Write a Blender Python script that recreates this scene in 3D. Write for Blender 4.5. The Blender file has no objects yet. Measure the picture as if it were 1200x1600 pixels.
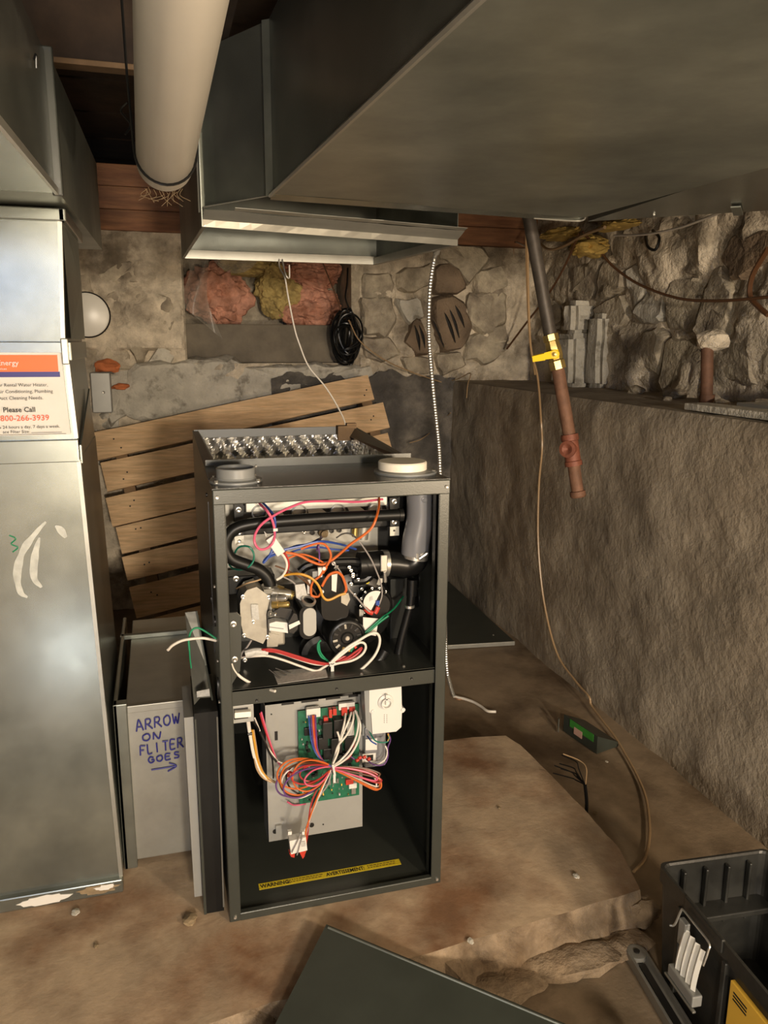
import bpy, bmesh, math, random
from mathutils import Vector, Matrix, noise as NZ
PI = math.pi
scene = bpy.context.scene
C = scene.collection
random.seed(7)

# ------------------------------------------------------------------ camera
cam_data = bpy.data.cameras.new('camera')
cam = bpy.data.objects.new('camera', cam_data); C.objects.link(cam)
cam_data.sensor_fit = 'VERTICAL'; cam_data.sensor_height = 36.0
cam_data.lens = 1223.84 / 1600 * 36.0
cam_data.clip_start = 0.02
yaw, pitch, roll = 0.278959, -0.214238, 0.00599
f0 = Vector((math.sin(yaw), math.cos(yaw), 0)); r0 = Vector((math.cos(yaw), -math.sin(yaw), 0)); u0 = Vector((0, 0, 1))
fw = f0*math.cos(pitch) + u0*math.sin(pitch); up = -f0*math.sin(pitch) + u0*math.cos(pitch)
rt = r0*math.cos(roll) + up*math.sin(roll); up = -r0*math.sin(roll) + up*math.cos(roll)
m = Matrix((rt, up, -fw)).transposed().to_4x4(); m.translation = (-0.078, -1.3226, 1.0837)
cam.matrix_world = m
scene.camera = cam

# ------------------------------------------------------------------ world, lamps, exposure
world = bpy.data.worlds.new('world'); scene.world = world; world.use_nodes = True
world.node_tree.nodes['Background'].inputs[0].default_value = (0.9, 0.85, 0.75, 1)
world.node_tree.nodes['Background'].inputs[1].default_value = 0.02
def lamp(name, loc, power, col, radius):
    l = bpy.data.lights.new(name, 'POINT'); l.energy = power; l.color = col; l.shadow_soft_size = radius
    o = bpy.data.objects.new(name, l); C.objects.link(o); o.location = loc
    return o
lamp('work_light', (1.00, -1.60, 0.72), 64, (1.0, 0.80, 0.57), 0.06)
lamp('far_key_lamp', (0.34, -4.50, 1.25), 540, (1.0, 0.85, 0.66), 0.15)  # unseen key lamp, put far back to even out near and rear brightness
lamp('fill_lamp', (-0.10, -1.95, 0.74), 55, (1.0, 0.86, 0.67), 0.08)  # unseen fill added to brighten the right wall and the pallet
lamp('floor_lantern', (-0.38, -0.98, 0.10), 2.6, (0.80, 0.88, 1.0), 0.06)
scene.view_settings.view_transform = 'Standard'
scene.view_settings.look = 'None'
scene.view_settings.gamma = 1.0
scene.view_settings.use_curve_mapping = False
scene.view_settings.exposure = 0.0

# ------------------------------------------------------------------ materials
def rgb(c): return (c[0], c[1], c[2], 1)
def mat(name, col, rough=0.5, metal=0.0, var=0.0, scale=8.0, bump=0.0, bscale=60.0, col2=None, c2=0.5, s2=3.0, w2=0.12, stretch=None, spec=0.5, trans=0.0, emit=None, alpha=1.0, coat=0.0, detail=6, bdist=0.004):
    """Principled material: base colour, noise variation, second colour in noise patches, noise bump."""
    M = bpy.data.materials.new(name); M.use_nodes = True
    nt = M.node_tree; N = nt.nodes; L = nt.links; b = N['Principled BSDF']
    b.inputs['Base Color'].default_value = rgb(col); b.inputs['Roughness'].default_value = rough
    b.inputs['Metallic'].default_value = metal; b.inputs['Specular IOR Level'].default_value = spec
    b.inputs['Transmission Weight'].default_value = trans; b.inputs['Alpha'].default_value = alpha
    b.inputs['Coat Weight'].default_value = coat
    if emit: b.inputs['Emission Color'].default_value = rgb(emit[0]); b.inputs['Emission Strength'].default_value = emit[1]
    g = N.new('ShaderNodeNewGeometry')
    mp = N.new('ShaderNodeMapping'); L.new(g.outputs['Position'], mp.inputs['Vector'])
    if stretch: mp.inputs['Scale'].default_value = stretch
    vec = mp.outputs['Vector']; out = None
    def noise(s, d=detail):
        n = N.new('ShaderNodeTexNoise'); n.inputs['Scale'].default_value = s; n.inputs['Detail'].default_value = d; n.inputs['Roughness'].default_value = 0.62
        L.new(vec, n.inputs['Vector']); return n.outputs['Fac']
    def mixc(fac, a, bb, blend='MIX'):
        x = N.new('ShaderNodeMix'); x.data_type = 'RGBA'; x.blend_type = blend
        if isinstance(fac, float): x.inputs[0].default_value = fac
        else: L.new(fac, x.inputs[0])
        for i, s in ((6, a), (7, bb)):
            if isinstance(s, tuple): x.inputs[i].default_value = rgb(s)
            else: L.new(s, x.inputs[i])
        return x.outputs[2]
    if var or col2:
        out = tuple(col)
        if col2:
            r = N.new('ShaderNodeValToRGB'); L.new(noise(s2), r.inputs[0])
            r.color_ramp.elements[0].position = max(0, c2-w2); r.color_ramp.elements[1].position = min(1, c2+w2)
            out = mixc(r.outputs[0], out, tuple(col2))
        if var:
            r = N.new('ShaderNodeMapRange'); L.new(noise(scale), r.inputs[0])
            r.inputs[1].default_value = 0.3; r.inputs[2].default_value = 0.7; r.inputs[3].default_value = 1-var; r.inputs[4].default_value = 1+var
            out = mixc(1.0, out, r.outputs[0], 'MULTIPLY')
        L.new(out, b.inputs['Base Color'])
    if bump:
        bp = N.new('ShaderNodeBump'); bp.inputs['Strength'].default_value = min(1, bump); bp.inputs['Distance'].default_value = bdist
        L.new(noise(bscale, 4), bp.inputs['Height']); L.new(bp.outputs[0], b.inputs['Normal'])
    return M

M = {}
M['galv'] = mat('galvanised steel', (0.30, 0.315, 0.28), 0.27, 0.80, 0.22, 7, 0.0, 160, (0.22, 0.235, 0.21), 0.5, 5, 0.15)
M['galv_dark'] = mat('aged galvanised steel', (0.29, 0.305, 0.265), 0.40, 0.72, 0.3, 4, 0.0, 120, (0.17, 0.185, 0.165), 0.5, 3, 0.16)
M['galv_light'] = mat('clean sheet steel', (0.38, 0.375, 0.335), 0.38, 0.7, 0.12, 12)
M['cabinet'] = mat('charcoal enamel', (0.040, 0.043, 0.036), 0.32, 0.15, 0.1, 10, 0.05, 350, spec=0.6)
M['cabinet_in'] = mat('dark enamel inside', (0.018, 0.019, 0.016), 0.4, 0.1, 0.1, 10)
M['black'] = mat('black enamel', (0.007, 0.007, 0.0065), 0.38, 0, 0.2, 20, spec=0.3)
M['rubber'] = mat('black rubber', (0.007, 0.007, 0.007), 0.30, spec=0.35)
M['zinc'] = mat('zinc plate', (0.62, 0.6, 0.55), 0.28, 0.85)
M['steel'] = mat('grey sheet metal', (0.30, 0.29, 0.26), 0.4, 0.5, 0.12, 14)
M['flange'] = mat('dull galvanised flange', (0.22, 0.215, 0.185), 0.55, 0.2, 0.15, 20)
M['bracket'] = mat('panel grey steel', (0.33, 0.325, 0.30), 0.45, 0.3, 0.05, 20)
M['cast'] = mat('cast aluminium', (0.36, 0.34, 0.29), 0.38, 0.7, 0.15, 40)
M['brass'] = mat('brass', (0.55, 0.40, 0.14), 0.33, 0.85, 0.25, 30)
M['pvc_white'] = mat('white pvc', (0.80, 0.77, 0.69), 0.3, 0, 0.04, 6)
M['cap_white'] = mat('white plastic cap', (0.82, 0.76, 0.64), 0.4)
M['pvc_grey'] = mat('grey pvc', (0.19, 0.19, 0.20), 0.3)
M['plastic_grey'] = mat('grey plastic', (0.22, 0.225, 0.22), 0.4)
M['white'] = mat('white plastic', (0.60, 0.585, 0.55), 0.42)
M['paper'] = mat('white paper label', (0.62, 0.595, 0.545), 0.6, var=0.04, scale=20)
M['paper_grey'] = mat('grey printed label', (0.42, 0.41, 0.38), 0.5, var=0.2, scale=180)
M['ink'] = mat('black ink', (0.012, 0.011, 0.010), 0.6)
M['ink_red'] = mat('red ink', (0.62, 0.09, 0.03), 0.6)
M['ink_blue'] = mat('blue marker ink', (0.025, 0.025, 0.20), 0.5)
M['label_orange'] = mat('orange print', (0.80, 0.13, 0.015), 0.5)
M['label_navy'] = mat('navy print', (0.02, 0.015, 0.16), 0.5)
M['yellow'] = mat('yellow warning label', (0.60, 0.46, 0.02), 0.5, var=0.1, scale=60)
M['handle_yellow'] = mat('yellow vinyl handle', (0.85, 0.58, 0.01), 0.4)
M['tool_yellow'] = mat('yellow product label', (0.85, 0.50, 0.06), 0.5)
M['pcb'] = mat('green circuit board', (0.010, 0.11, 0.055), 0.4, var=0.3, scale=90)
M['chip'] = mat('dark components', (0.014, 0.013, 0.012), 0.35)
M['relay_red'] = mat('red terminals', (0.45, 0.035, 0.02), 0.4)
M['wood'] = mat('pallet deal', (0.72, 0.50, 0.29), 0.75, 0, 0.22, 9, 0.25, 70, (0.60, 0.39, 0.21), 0.52, 4, 0.12, (1.2, 3, 14))
M['wood_dark'] = mat('pallet stringer wood', (0.20, 0.125, 0.065), 0.8, 0, 0.25, 12, 0.3, 80)
M['wood_rim'] = mat('red brown framing lumber', (0.25, 0.115, 0.05), 0.7, 0, 0.3, 6, 0.3, 60, (0.16, 0.065, 0.028), 0.5, 5, 0.15, (1, 1, 9))
M['wood_old'] = mat('sooty old lumber', (0.050, 0.030, 0.018), 0.85, 0, 0.4, 8, 0.3, 60, (0.022, 0.014, 0.01), 0.5, 3, 0.12)
M['slab'] = mat('rust stained concrete', (0.40, 0.297, 0.195), 0.8, 0, 0.28, 9, 0.3, 60, (0.20, 0.105, 0.052), 0.555, 3.4, 0.10)
M['pad_edge'] = mat('dirty shade-darkened broken concrete', (0.25, 0.185, 0.12), 0.9, 0, 0.4, 14, 0.8, 50, (0.11, 0.072, 0.04), 0.52, 9, 0.12, bdist=0.008)  # dirt, plus shade put into the colour because the edge faces the lamps
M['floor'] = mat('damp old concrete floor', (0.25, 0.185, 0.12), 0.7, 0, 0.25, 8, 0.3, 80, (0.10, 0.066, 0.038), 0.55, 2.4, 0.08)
M['ledge'] = mat('poured concrete', (0.37, 0.315, 0.24), 0.85, 0, 0.22, 7, 0.8, 42, (0.24, 0.195, 0.14), 0.52, 3.2, 0.16, bdist=0.006)
M['mortar'] = mat('old lime parging', (0.66, 0.57, 0.44), 0.9, 0, 0.30, 14, 0.9, 60, (0.22, 0.18, 0.13), 0.55, 4.5, 0.10, bdist=0.012)
M['stone'] = mat('rubble stone limewashed', (0.47, 0.405, 0.30), 0.85, 0, 0.32, 16, 0.8, 55, (0.22, 0.18, 0.135), 0.54, 7, 0.13, bdist=0.012)
M['stone_brown'] = mat('brown slate stone', (0.30, 0.215, 0.14), 0.8, 0, 0.3, 18, 0.8, 60, (0.12, 0.085, 0.055), 0.5, 9, 0.15, bdist=0.012)
M['stone_white'] = mat('whitewashed stone', (0.52, 0.485, 0.41), 0.85, 0, 0.2, 15, 0.6, 60, (0.27, 0.245, 0.2), 0.6, 14, 0.06, bdist=0.012)
M['tar'] = mat('tar coated wall', (0.085, 0.076, 0.066), 0.75, 0, 0.35, 12, 0.9, 40, (0.16, 0.14, 0.115), 0.58, 6, 0.10, bdist=0.012)
M['foil'] = mat('foil facing', (0.88, 0.86, 0.82), 0.38, 0.95)
M['pink'] = mat('pink fibreglass', (0.58, 0.29, 0.20), 0.95, 0, 0.35, 22, 1.0, 110, (0.30, 0.115, 0.06), 0.58, 9, 0.12)
M['yellow_wool'] = mat('yellow fibreglass', (0.46, 0.35, 0.13), 0.95, 0, 0.35, 22, 1.0, 110, (0.22, 0.14, 0.05), 0.58, 9, 0.12)
M['foam'] = mat('yellowed spray foam', (0.52, 0.36, 0.10), 0.85, 0, 0.25, 20, 0.6, 60)
M['sheet'] = mat('milky poly sheet', (0.48, 0.44, 0.37), 0.3, alpha=0.35)
M['iron'] = mat('black iron pipe', (0.085, 0.072, 0.06), 0.5, 0.5, 0.35, 20)
M['rust'] = mat('rusty iron pipe', (0.17, 0.085, 0.05), 0.7, 0.25, 0.3, 30, 0.3, 90)
M['rust_red'] = mat('red rusted fitting', (0.19, 0.062, 0.035), 0.6, 0.2, 0.25, 30, 0.3, 90)
M['brick'] = mat('orange brick', (0.55, 0.17, 0.06), 0.85, 0, 0.2, 30, 0.4, 80)
M['tool_black'] = mat('scuffed black plastic', (0.020, 0.020, 0.018), 0.38, 0, 0.5, 14, 0.1, 100)
M['panel_green'] = mat('dark green black door enamel', (0.040, 0.046, 0.038), 0.42, 0.1, 0.12, 14, 0.05, 300)
M['cardboard'] = mat('dust', (0.22, 0.16, 0.09), 0.9, var=0.3, scale=30)
M['daylight'] = mat('daylight in window', (0.4, 0.5, 0.7), 0.5, emit=((0.22, 0.45, 1.0), 11.0))
M['green_label'] = mat('green label', (0.04, 0.22, 0.03), 0.5, var=0.2, scale=60)
M['pink_label'] = mat('pale pink label', (0.55, 0.34, 0.27), 0.5)
M['label_silver'] = mat('silver label', (0.42, 0.42, 0.40), 0.35, 0.3, var=0.15, scale=220)  # silver-grey label colour with fine variation
WC = {'pink': (0.58, 0.10, 0.18), 'blue': (0.03, 0.07, 0.30), 'orange': (0.52, 0.115, 0.022), 'yellow': (0.52, 0.26, 0.03), 'white': (0.66, 0.61, 0.54),
      'red': (0.36, 0.03, 0.03), 'green': (0.01, 0.20, 0.09), 'purple': (0.11, 0.045, 0.17), 'brown': (0.10, 0.045, 0.02), 'black': (0.008, 0.008, 0.008),
      'grey': (0.26, 0.235, 0.22), 'tan': (0.36, 0.24, 0.13), 'teal': (0.01, 0.15, 0.10), 'copper': (0.32, 0.17, 0.09)}
for k, v in WC.items(): M['w_'+k] = mat(k+' wire insulation', v, 0.35)

# ------------------------------------------------------------------ helpers
WL = {}           # world location of every object's origin
def link(o, parent, loc):
    C.objects.link(o); WL[o.name] = Vector(loc)
    if parent is not None:
        o.parent = parent; o.location = Vector(loc) - WL[parent.name]
    else: o.location = loc
def tag(o, label=None, cat=None, group=None, kind=None):
    if label: o['label'] = label
    if cat: o['category'] = cat
    if group: o['group'] = group
    if kind: o['kind'] = kind
    return o
def thing(name, loc, label, cat, group=None):
    o = bpy.data.objects.new(name, None); o.empty_display_size = 0.05; link(o, None, loc)
    return tag(o, label, cat, group)
def frame(d):
    d = Vector(d).normalized(); a = Vector((0, 0, 1)) if abs(d.z) < 0.9 else Vector((1, 0, 0))
    x = d.cross(a).normalized(); return x, d.cross(x).normalized()
class MB:
    def __init__(s): s.v = []; s.f = []; s.sm = []
    def add(s, vs, fs, smooth=False):
        n = len(s.v); s.v += [Vector(p) for p in vs]
        for f in fs: s.f.append([i+n for i in f]); s.sm.append(smooth)
        return s
    def box(s, a, b, bev=0.0, mtx=None):
        x0, y0, z0 = a; x1, y1, z1 = b
        x0, x1 = min(x0, x1), max(x0, x1); y0, y1 = min(y0, y1), max(y0, y1); z0, z1 = min(z0, z1), max(z0, z1)
        bm = bmesh.new(); bmesh.ops.create_cube(bm, size=1)
        for v in bm.verts: v.co = Vector((x0+(v.co.x+.5)*(x1-x0), y0+(v.co.y+.5)*(y1-y0), z0+(v.co.z+.5)*(z1-z0)))
        if bev: bmesh.ops.bevel(bm, geom=bm.edges[:], offset=min(bev, 0.45*min(x1-x0, y1-y0, z1-z0)), segments=2, affect='EDGES', profile=0.5)
        bm.verts.index_update()
        vs = [(mtx @ v.co) if mtx else v.co.copy() for v in bm.verts]
        s.add(vs, [[v.index for v in f.verts] for f in bm.faces]); bm.free(); return s
    def hexa(s, p):            # 8 corners: bottom loop 0-3, top loop 4-7
        return s.add(p, [[3, 2, 1, 0], [4, 5, 6, 7], [0, 1, 5, 4], [1, 2, 6, 5], [2, 3, 7, 6], [3, 0, 4, 7]])
    def sheet(s, pts, t, nrm=None):   # a flat polygon given a thickness
        pts = [Vector(p) for p in pts]; n = len(pts)
        nn = Vector(nrm).normalized() if nrm is not None else (pts[1]-pts[0]).cross(pts[2]-pts[0]).normalized()
        return s.add(pts+[p+nn*t for p in pts], [list(range(n))[::-1], list(range(n, 2*n))]+[[i, (i+1) % n, n+(i+1) % n, n+i] for i in range(n)])
    def tube(s, pts, r, n=8, caps=True, closed=False):
        pts = [Vector(p) for p in pts]; N = len(pts); rs = r if isinstance(r, (list, tuple)) else [r]*N
        vs = []; x = None
        for i in range(N):
            a = pts[(i-1) % N] if (i or closed) else pts[0]; b = pts[(i+1) % N] if (i < N-1 or closed) else pts[-1]
            d = (b-a).normalized() if (b-a).length > 1e-9 else Vector((0, 0, 1))
            if x is None: x, y = frame(d)
            else:
                x = (x - d*x.dot(d)); x = x.normalized() if x.length > 1e-6 else frame(d)[0]
                y = d.cross(x)
            for k in range(n):
                t = 2*PI*k/n; vs.append(pts[i]+(x*math.cos(t)+y*math.sin(t))*rs[i])
        fs = [[i*n+k, i*n+(k+1) % n, ((i+1) % N)*n+(k+1) % n, ((i+1) % N)*n+k] for i in range(N if closed else N-1) for k in range(n)]
        s.add(vs, fs, True)
        if caps and not closed:
            s.add(vs[:n], [list(range(n))[::-1]]); s.add(vs[-n:], [list(range(n))])
        return s
    def cyl(s, a, b, r, n=20, r2=None): return s.tube([a, b], [r, r if r2 is None else r2], n)
    def lathe(s, o, d, prof, n=28):   # profile (radius, distance along d)
        o = Vector(o); d = Vector(d).normalized(); x, y = frame(d); vs = []
        for r, h in prof:
            for k in range(n):
                t = 2*PI*k/n; vs.append(o+d*h+(x*math.cos(t)+y*math.sin(t))*max(r, 1e-5))
        m_ = len(prof)
        return s.add(vs, [[i*n+k, i*n+(k+1) % n, (i+1)*n+(k+1) % n, (i+1)*n+k] for i in range(m_-1) for k in range(n)], True)
    def grid(s, fn, nu, nv, smooth=True, wrap=False):
        vs = [fn(i/nu, j/nv) for j in range(nv+1) for i in range(nu+1)]
        return s.add(vs, [[j*(nu+1)+i, j*(nu+1)+i+1, (j+1)*(nu+1)+i+1, (j+1)*(nu+1)+i] for j in range(nv) for i in range(nu)], smooth)
    def build(s, name, material, parent=None, label=None, cat=None, group=None, kind=None):
        lo = [min(v[i] for v in s.v) for i in range(3)]; hi = [max(v[i] for v in s.v) for i in range(3)]
        c = Vector(((lo[0]+hi[0])/2, (lo[1]+hi[1])/2, lo[2] if parent is None else (lo[2]+hi[2])/2))
        me = bpy.data.meshes.new(name); me.from_pydata([v-c for v in s.v], [], s.f)
        me.polygons.foreach_set('use_smooth', s.sm); me.update()
        bm = bmesh.new(); bm.from_mesh(me); bmesh.ops.remove_doubles(bm, verts=bm.verts[:], dist=1e-6); bmesh.ops.recalc_face_normals(bm, faces=bm.faces[:]); bm.to_mesh(me); bm.free()
        if any(s.sm): me.set_sharp_from_angle(angle=math.radians(33))
        me.materials.append(M[material] if isinstance(material, str) else material)
        o = bpy.data.objects.new(name, me); link(o, parent, c)
        return tag(o, label, cat, group, kind)
def B(a, b, bev=0.0): return MB().box(a, b, bev)
def curve(pts, per=7, closed=False):
    p = [Vector(q) for q in pts]; n = len(p); out = []
    for i in range(n if closed else n-1):
        p0 = p[(i-1) % n] if (i or closed) else p[0]*2-p[1]; p1 = p[i]; p2 = p[(i+1) % n]
        p3 = p[(i+2) % n] if (i+2 < n or closed) else p[-1]*2-p[-2]
        for k in range(per):
            t = k/per
            out.append(0.5*((2*p1)+(p2-p0)*t+(2*p0-5*p1+4*p2-p3)*t*t+(3*p1-p0-3*p2+p3)*t*t*t))
    if not closed: out.append(p[-1])
    return out
def wire(pts, r, col, parent=None, name='wire', **k):
    o = MB().tube(curve(pts), r, 7).build(name, 'w_'+col if 'w_'+col in M else col, parent, **k)
    return o
def text(body, size, origin, xd, yd, material, parent, name='lettering', align='LEFT', thick=0.0003, fat=0.0, sx=1.0):
    cu = bpy.data.curves.new('t', 'FONT'); cu.body = body; cu.size = size; cu.align_x = align; cu.extrude = thick; cu.offset = fat; cu.resolution_u = 2
    to = bpy.data.objects.new('t', cu); C.objects.link(to)
    dg = bpy.context.evaluated_depsgraph_get(); me = bpy.data.meshes.new_from_object(to.evaluated_get(dg))
    bpy.data.objects.remove(to)
    xd = Vector(xd).normalized(); yd = Vector(yd).normalized(); zd = xd.cross(yd)
    T = Matrix((xd*sx, yd, zd)).transposed().to_4x4(); me.transform(T)
    me.materials.clear(); me.materials.append(M[material])
    o = bpy.data.objects.new(name, me); link(o, parent, Vector(origin)); return o
def fb(p, oc=4, sc=1.0): return NZ.fractal(Vector(p)*sc, 1.0, 2.1, oc)

# ------------------------------------------------------------------ the setting: floor, slab, walls, ceiling
ZF = -0.08                                   # the lower floor; the raised pad the furnace stands on is z = 0
def struct(o, part_of=None): return tag(o, kind='structure')

mb = MB()
def ffn(u, v):
    x = -2.4+u*4.4; y = -5.3+v*8.0
    return (x, y, ZF+0.006*fb((x, y, 0), 4, 3)-0.003)
mb.grid(ffn, 80, 140)
mb.box((-2.4, -5.3, ZF-0.12), (2.0, 2.7, ZF-0.03))
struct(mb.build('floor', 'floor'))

# raised concrete pad: a ring of rim points, its top noisy, its front edge crumbled away
def pad():
    front = [(-2.0, -0.36), (-0.9, -0.33), (-0.45, -0.295), (-0.2, -0.245), (-0.08, -0.227), (0.02, -0.213), (0.16, -0.196), (0.28, -0.18), (0.37, -0.172), (0.48, -0.16), (0.60, -0.152), (0.70, -0.14), (0.78, -0.133), (0.838, -0.127)]
    right = [(0.842, 0.0), (0.843, 0.15), (0.838, 0.3), (0.83, 0.47), (0.815, 0.53), (0.72, 0.545), (0.56, 0.55), (0.47, 0.56), (0.45, 0.7), (0.44, 1.0)]
    back = [(0.0, 1.0), (-1.0, 1.0), (-2.0, 1.0)]
    def dense(p, step=0.025, amp=0.006):
        out = []
        for a, b in zip(p[:-1], p[1:]):
            n = max(1, int((Vector(b)-Vector(a)).length/step))
            for k in range(n):
                q = Vector(a).lerp(Vector(b), k/n); d = fb((q.x, q.y, 3.3), 4, 14)*amp
                out.append((q.x+d, q.y+d))
        return out
    F = dense(front); R_ = dense(right, amp=0.003); K = dense(back, 0.2, 0)+[back[-1]]
    rim = F+R_+K
    bm = bmesh.new()
    top = [bm.verts.new((x, y, 0)) for x, y in rim]
    f = bm.faces.new(top)
    if f.normal.z < 0: f.normal_flip()
    # side: three rings down to the floor, bulging outward at the front
    n = len(rim); nF = len(F); prev = top
    for j, (h, o_) in enumerate(((-0.022, 0.004), (-0.05, 0.014), (-0.10, 0.03))):
        ring = []
        for i, (x, y) in enumerate(rim):
            w = fb((x*1.0, y, h*6), 5, 16)
            if i < nF: ox, oy = 0, -(o_+o_*1.6*max(0, w)+0.010*w)*(1.0 if x > 0.45 else 1.5)
            elif i < nF+len(R_): ox, oy = (o_*0.3+0.004*w, 0) if rim[i][1] < 0.5 else (0, 0.004*w)
            else: ox = oy = 0
            ring.append(bm.verts.new((x+ox, y+oy+(0.014*fb((x, j*3, 5), 4, 30) if i < nF else 0), h+0.010*w*(j < 2))))
        for i in range(n): bm.faces.new((prev[i], prev[(i+1) % n], ring[(i+1) % n], ring[i]))
        prev = ring
    me = bpy.data.meshes.new('floor_pad'); bmesh.ops.triangulate(bm, faces=[f]); bmesh.ops.recalc_face_normals(bm, faces=bm.faces[:])
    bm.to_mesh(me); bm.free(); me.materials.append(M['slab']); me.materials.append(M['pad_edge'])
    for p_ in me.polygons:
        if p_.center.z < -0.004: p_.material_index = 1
    o = bpy.data.objects.new('floor_pad', me); link(o, None, (0, 0, 0)); struct(o)
    mb2 = MB()                                 # broken lump at the pad's front corner
    o['label'] = 'raised rust stained concrete pad under the furnace'
    return o
pad_o = pad()
def rock(c, s, seed, name, material, parent, sub=2, **k):
    bm = bmesh.new(); bmesh.ops.create_icosphere(bm, subdivisions=sub, radius=1.0); rd = random.Random(seed); off = Vector((rd.random()*50, rd.random()*50, 0))
    for v in bm.verts:
        d = 1+0.35*fb(v.co*1.3+off, 3)+(0.16*fb(v.co*4+off, 4) if sub > 2 else 0); v.co = Vector((v.co.x*s[0]*d, v.co.y*s[1]*d, v.co.z*s[2]*d))+Vector(c)
    bm.verts.index_update()
    b = MB().add([v.co.copy() for v in bm.verts], [[v.index for v in f.verts] for f in bm.faces], sub > 2); bm.free()
    return b.build(name, material, parent, **k)
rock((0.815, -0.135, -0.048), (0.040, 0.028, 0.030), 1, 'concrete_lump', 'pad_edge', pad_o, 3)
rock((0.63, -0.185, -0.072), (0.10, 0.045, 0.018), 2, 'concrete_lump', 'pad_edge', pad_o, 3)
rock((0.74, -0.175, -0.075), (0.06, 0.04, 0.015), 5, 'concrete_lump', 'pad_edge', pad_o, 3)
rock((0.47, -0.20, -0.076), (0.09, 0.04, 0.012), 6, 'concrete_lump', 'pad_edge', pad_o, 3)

# poured concrete half wall (ledge) on the right
XL, ZL = 1.25, 0.905
def ledge():
    mb = MB()
    def face(u, v):
        y = -5.2+u*7.5; z = -0.12+v*(ZL+0.12)
        r = 0.010*fb((0, y, z), 5, 4)+0.004*fb((5, y, z), 3, 22)
        e = max(0, (v-0.96)/0.04)
        return (XL+r+0.012*e*e+0.01*e*max(0, fb((1, y, 0), 3, 9)), y, z)
    mb.grid(face, 300, 44)
    def topf(u, v):
        y = -5.2+u*7.5; x = XL+0.012+0.010*fb((0, y, ZL), 5, 4)+0.004*fb((5, y, ZL), 3, 22)+v*0.47
        return (x, y, ZL+0.006*fb((x, y, 2), 4, 9)*(1 if v > 0 else 0))
    mb.grid(topf, 170, 14)
    return struct(mb.build('wall_ledge', 'ledge'))
ledge()

# rubble walls: a parged mortar surface with fitted stones bedded in it
def cells(seeds, joint):
    out = []
    for i, s in enumerate(seeds):
        poly = [Vector((s[0]+a*0.3, s[1]+b*0.3)) for a, b in ((-1, -1), (1, -1), (1, 1), (-1, 1))]
        sv = Vector(s)
        for j, q in enumerate(seeds):
            if j == i: continue
            d = Vector(q)-sv; L_ = d.length
            if L_ > 0.6: continue
            d /= L_; lim = L_/2-joint/2; new = []
            for a, b in zip(poly, poly[1:]+poly[:1]):
                da = (a-sv).dot(d)-lim; db = (b-sv).dot(d)-lim
                if da <= 0: new.append(a)
                if da*db < 0: new.append(a.lerp(b, da/(da-db)))
            poly = new
            if len(poly) < 3: break
        if len(poly) >= 3: out.append((sv, poly))
    return out
def stone_mesh(O, U, V, N, cen, poly, H, rd):
    # round the outline, then raise two rings and a crown
    pts = poly
    off = rd.random()*40
    new = []
    for a, b in zip(pts, pts[1:]+pts[:1]):
        L_ = (b-a).length; k = max(1, int(L_/0.035))
        for i in range(k): new.append(a.lerp(b, (i+0.5)/k) if k == 1 else a.lerp(b, min(0.90, max(0.10, i/(k-1)))))
    pts = [p+Vector((NZ.noise(Vector((p.x*30+off, p.y*30, 0))), NZ.noise(Vector((p.x*30, p.y*30+off, 9)))))*0.018 for p in new]
    c = sum(pts, Vector((0, 0)))/len(pts); n = len(pts); mb = MB(); vs = []
    tilt = Vector((rd.uniform(-1, 1), rd.uniform(-1, 1)))*0.12
    for k, (sc, h) in enumerate(((1.0, -0.03), (0.96, 0.45), (0.84, 0.92), (0.5, 1.0))):
        for p in pts:
            q = c+(p-c)*sc; w = NZ.noise(Vector((q.x*13+off, q.y*13, k)))
            q = q+(q-c)*0.12*w
            hh = h*H if k else -0.03
            if k: hh += 0.017*fb((q.x*16, q.y*16+off, 3), 4)+(q-c).dot(tilt)
            vs.append(O+U*q.x+V*q.y+N*hh)
    vs.append(O+U*c.x+V*c.y+N*H)
    fs = [[k*n+i, k*n+(i+1) % n, (k+1)*n+(i+1) % n, (k+1)*n+i] for k in range(3) for i in range(n)]+[[3*n+i, 3*n+(i+1) % n, 4*n] for i in range(n)]
    return mb.add(vs, fs, True)
def mortar(name, O, U, V, N, w, h, step, cover, material, hole=None):
    nu, nv = int(w/step), int(h/step); O, U, V, N = Vector(O), Vector(U), Vector(V), Vector(N)
    vs = []; keep = []
    for j in range(nv+1):
        for i in range(nu+1):
            u, v = i*w/nu, j*h/nv
            d = 0.012*fb((u, v, 1), 5, 5)+0.014*fb((u, v, 7), 4, 22)+cover(u, v)
            vs.append(O+U*u+V*v+N*d)
    for j in range(nv):
        for i in range(nu):
            u, v = (i+.5)*w/nu, (j+.5)*h/nv
            if hole and hole[0] < u < hole[1] and hole[2] < v < hole[3]: continue
            keep.append([j*(nu+1)+i, j*(nu+1)+i+1, (j+1)*(nu+1)+i+1, (j+1)*(nu+1)+i])
    return struct(MB().add(vs, keep, True).build(name, material))

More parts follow.
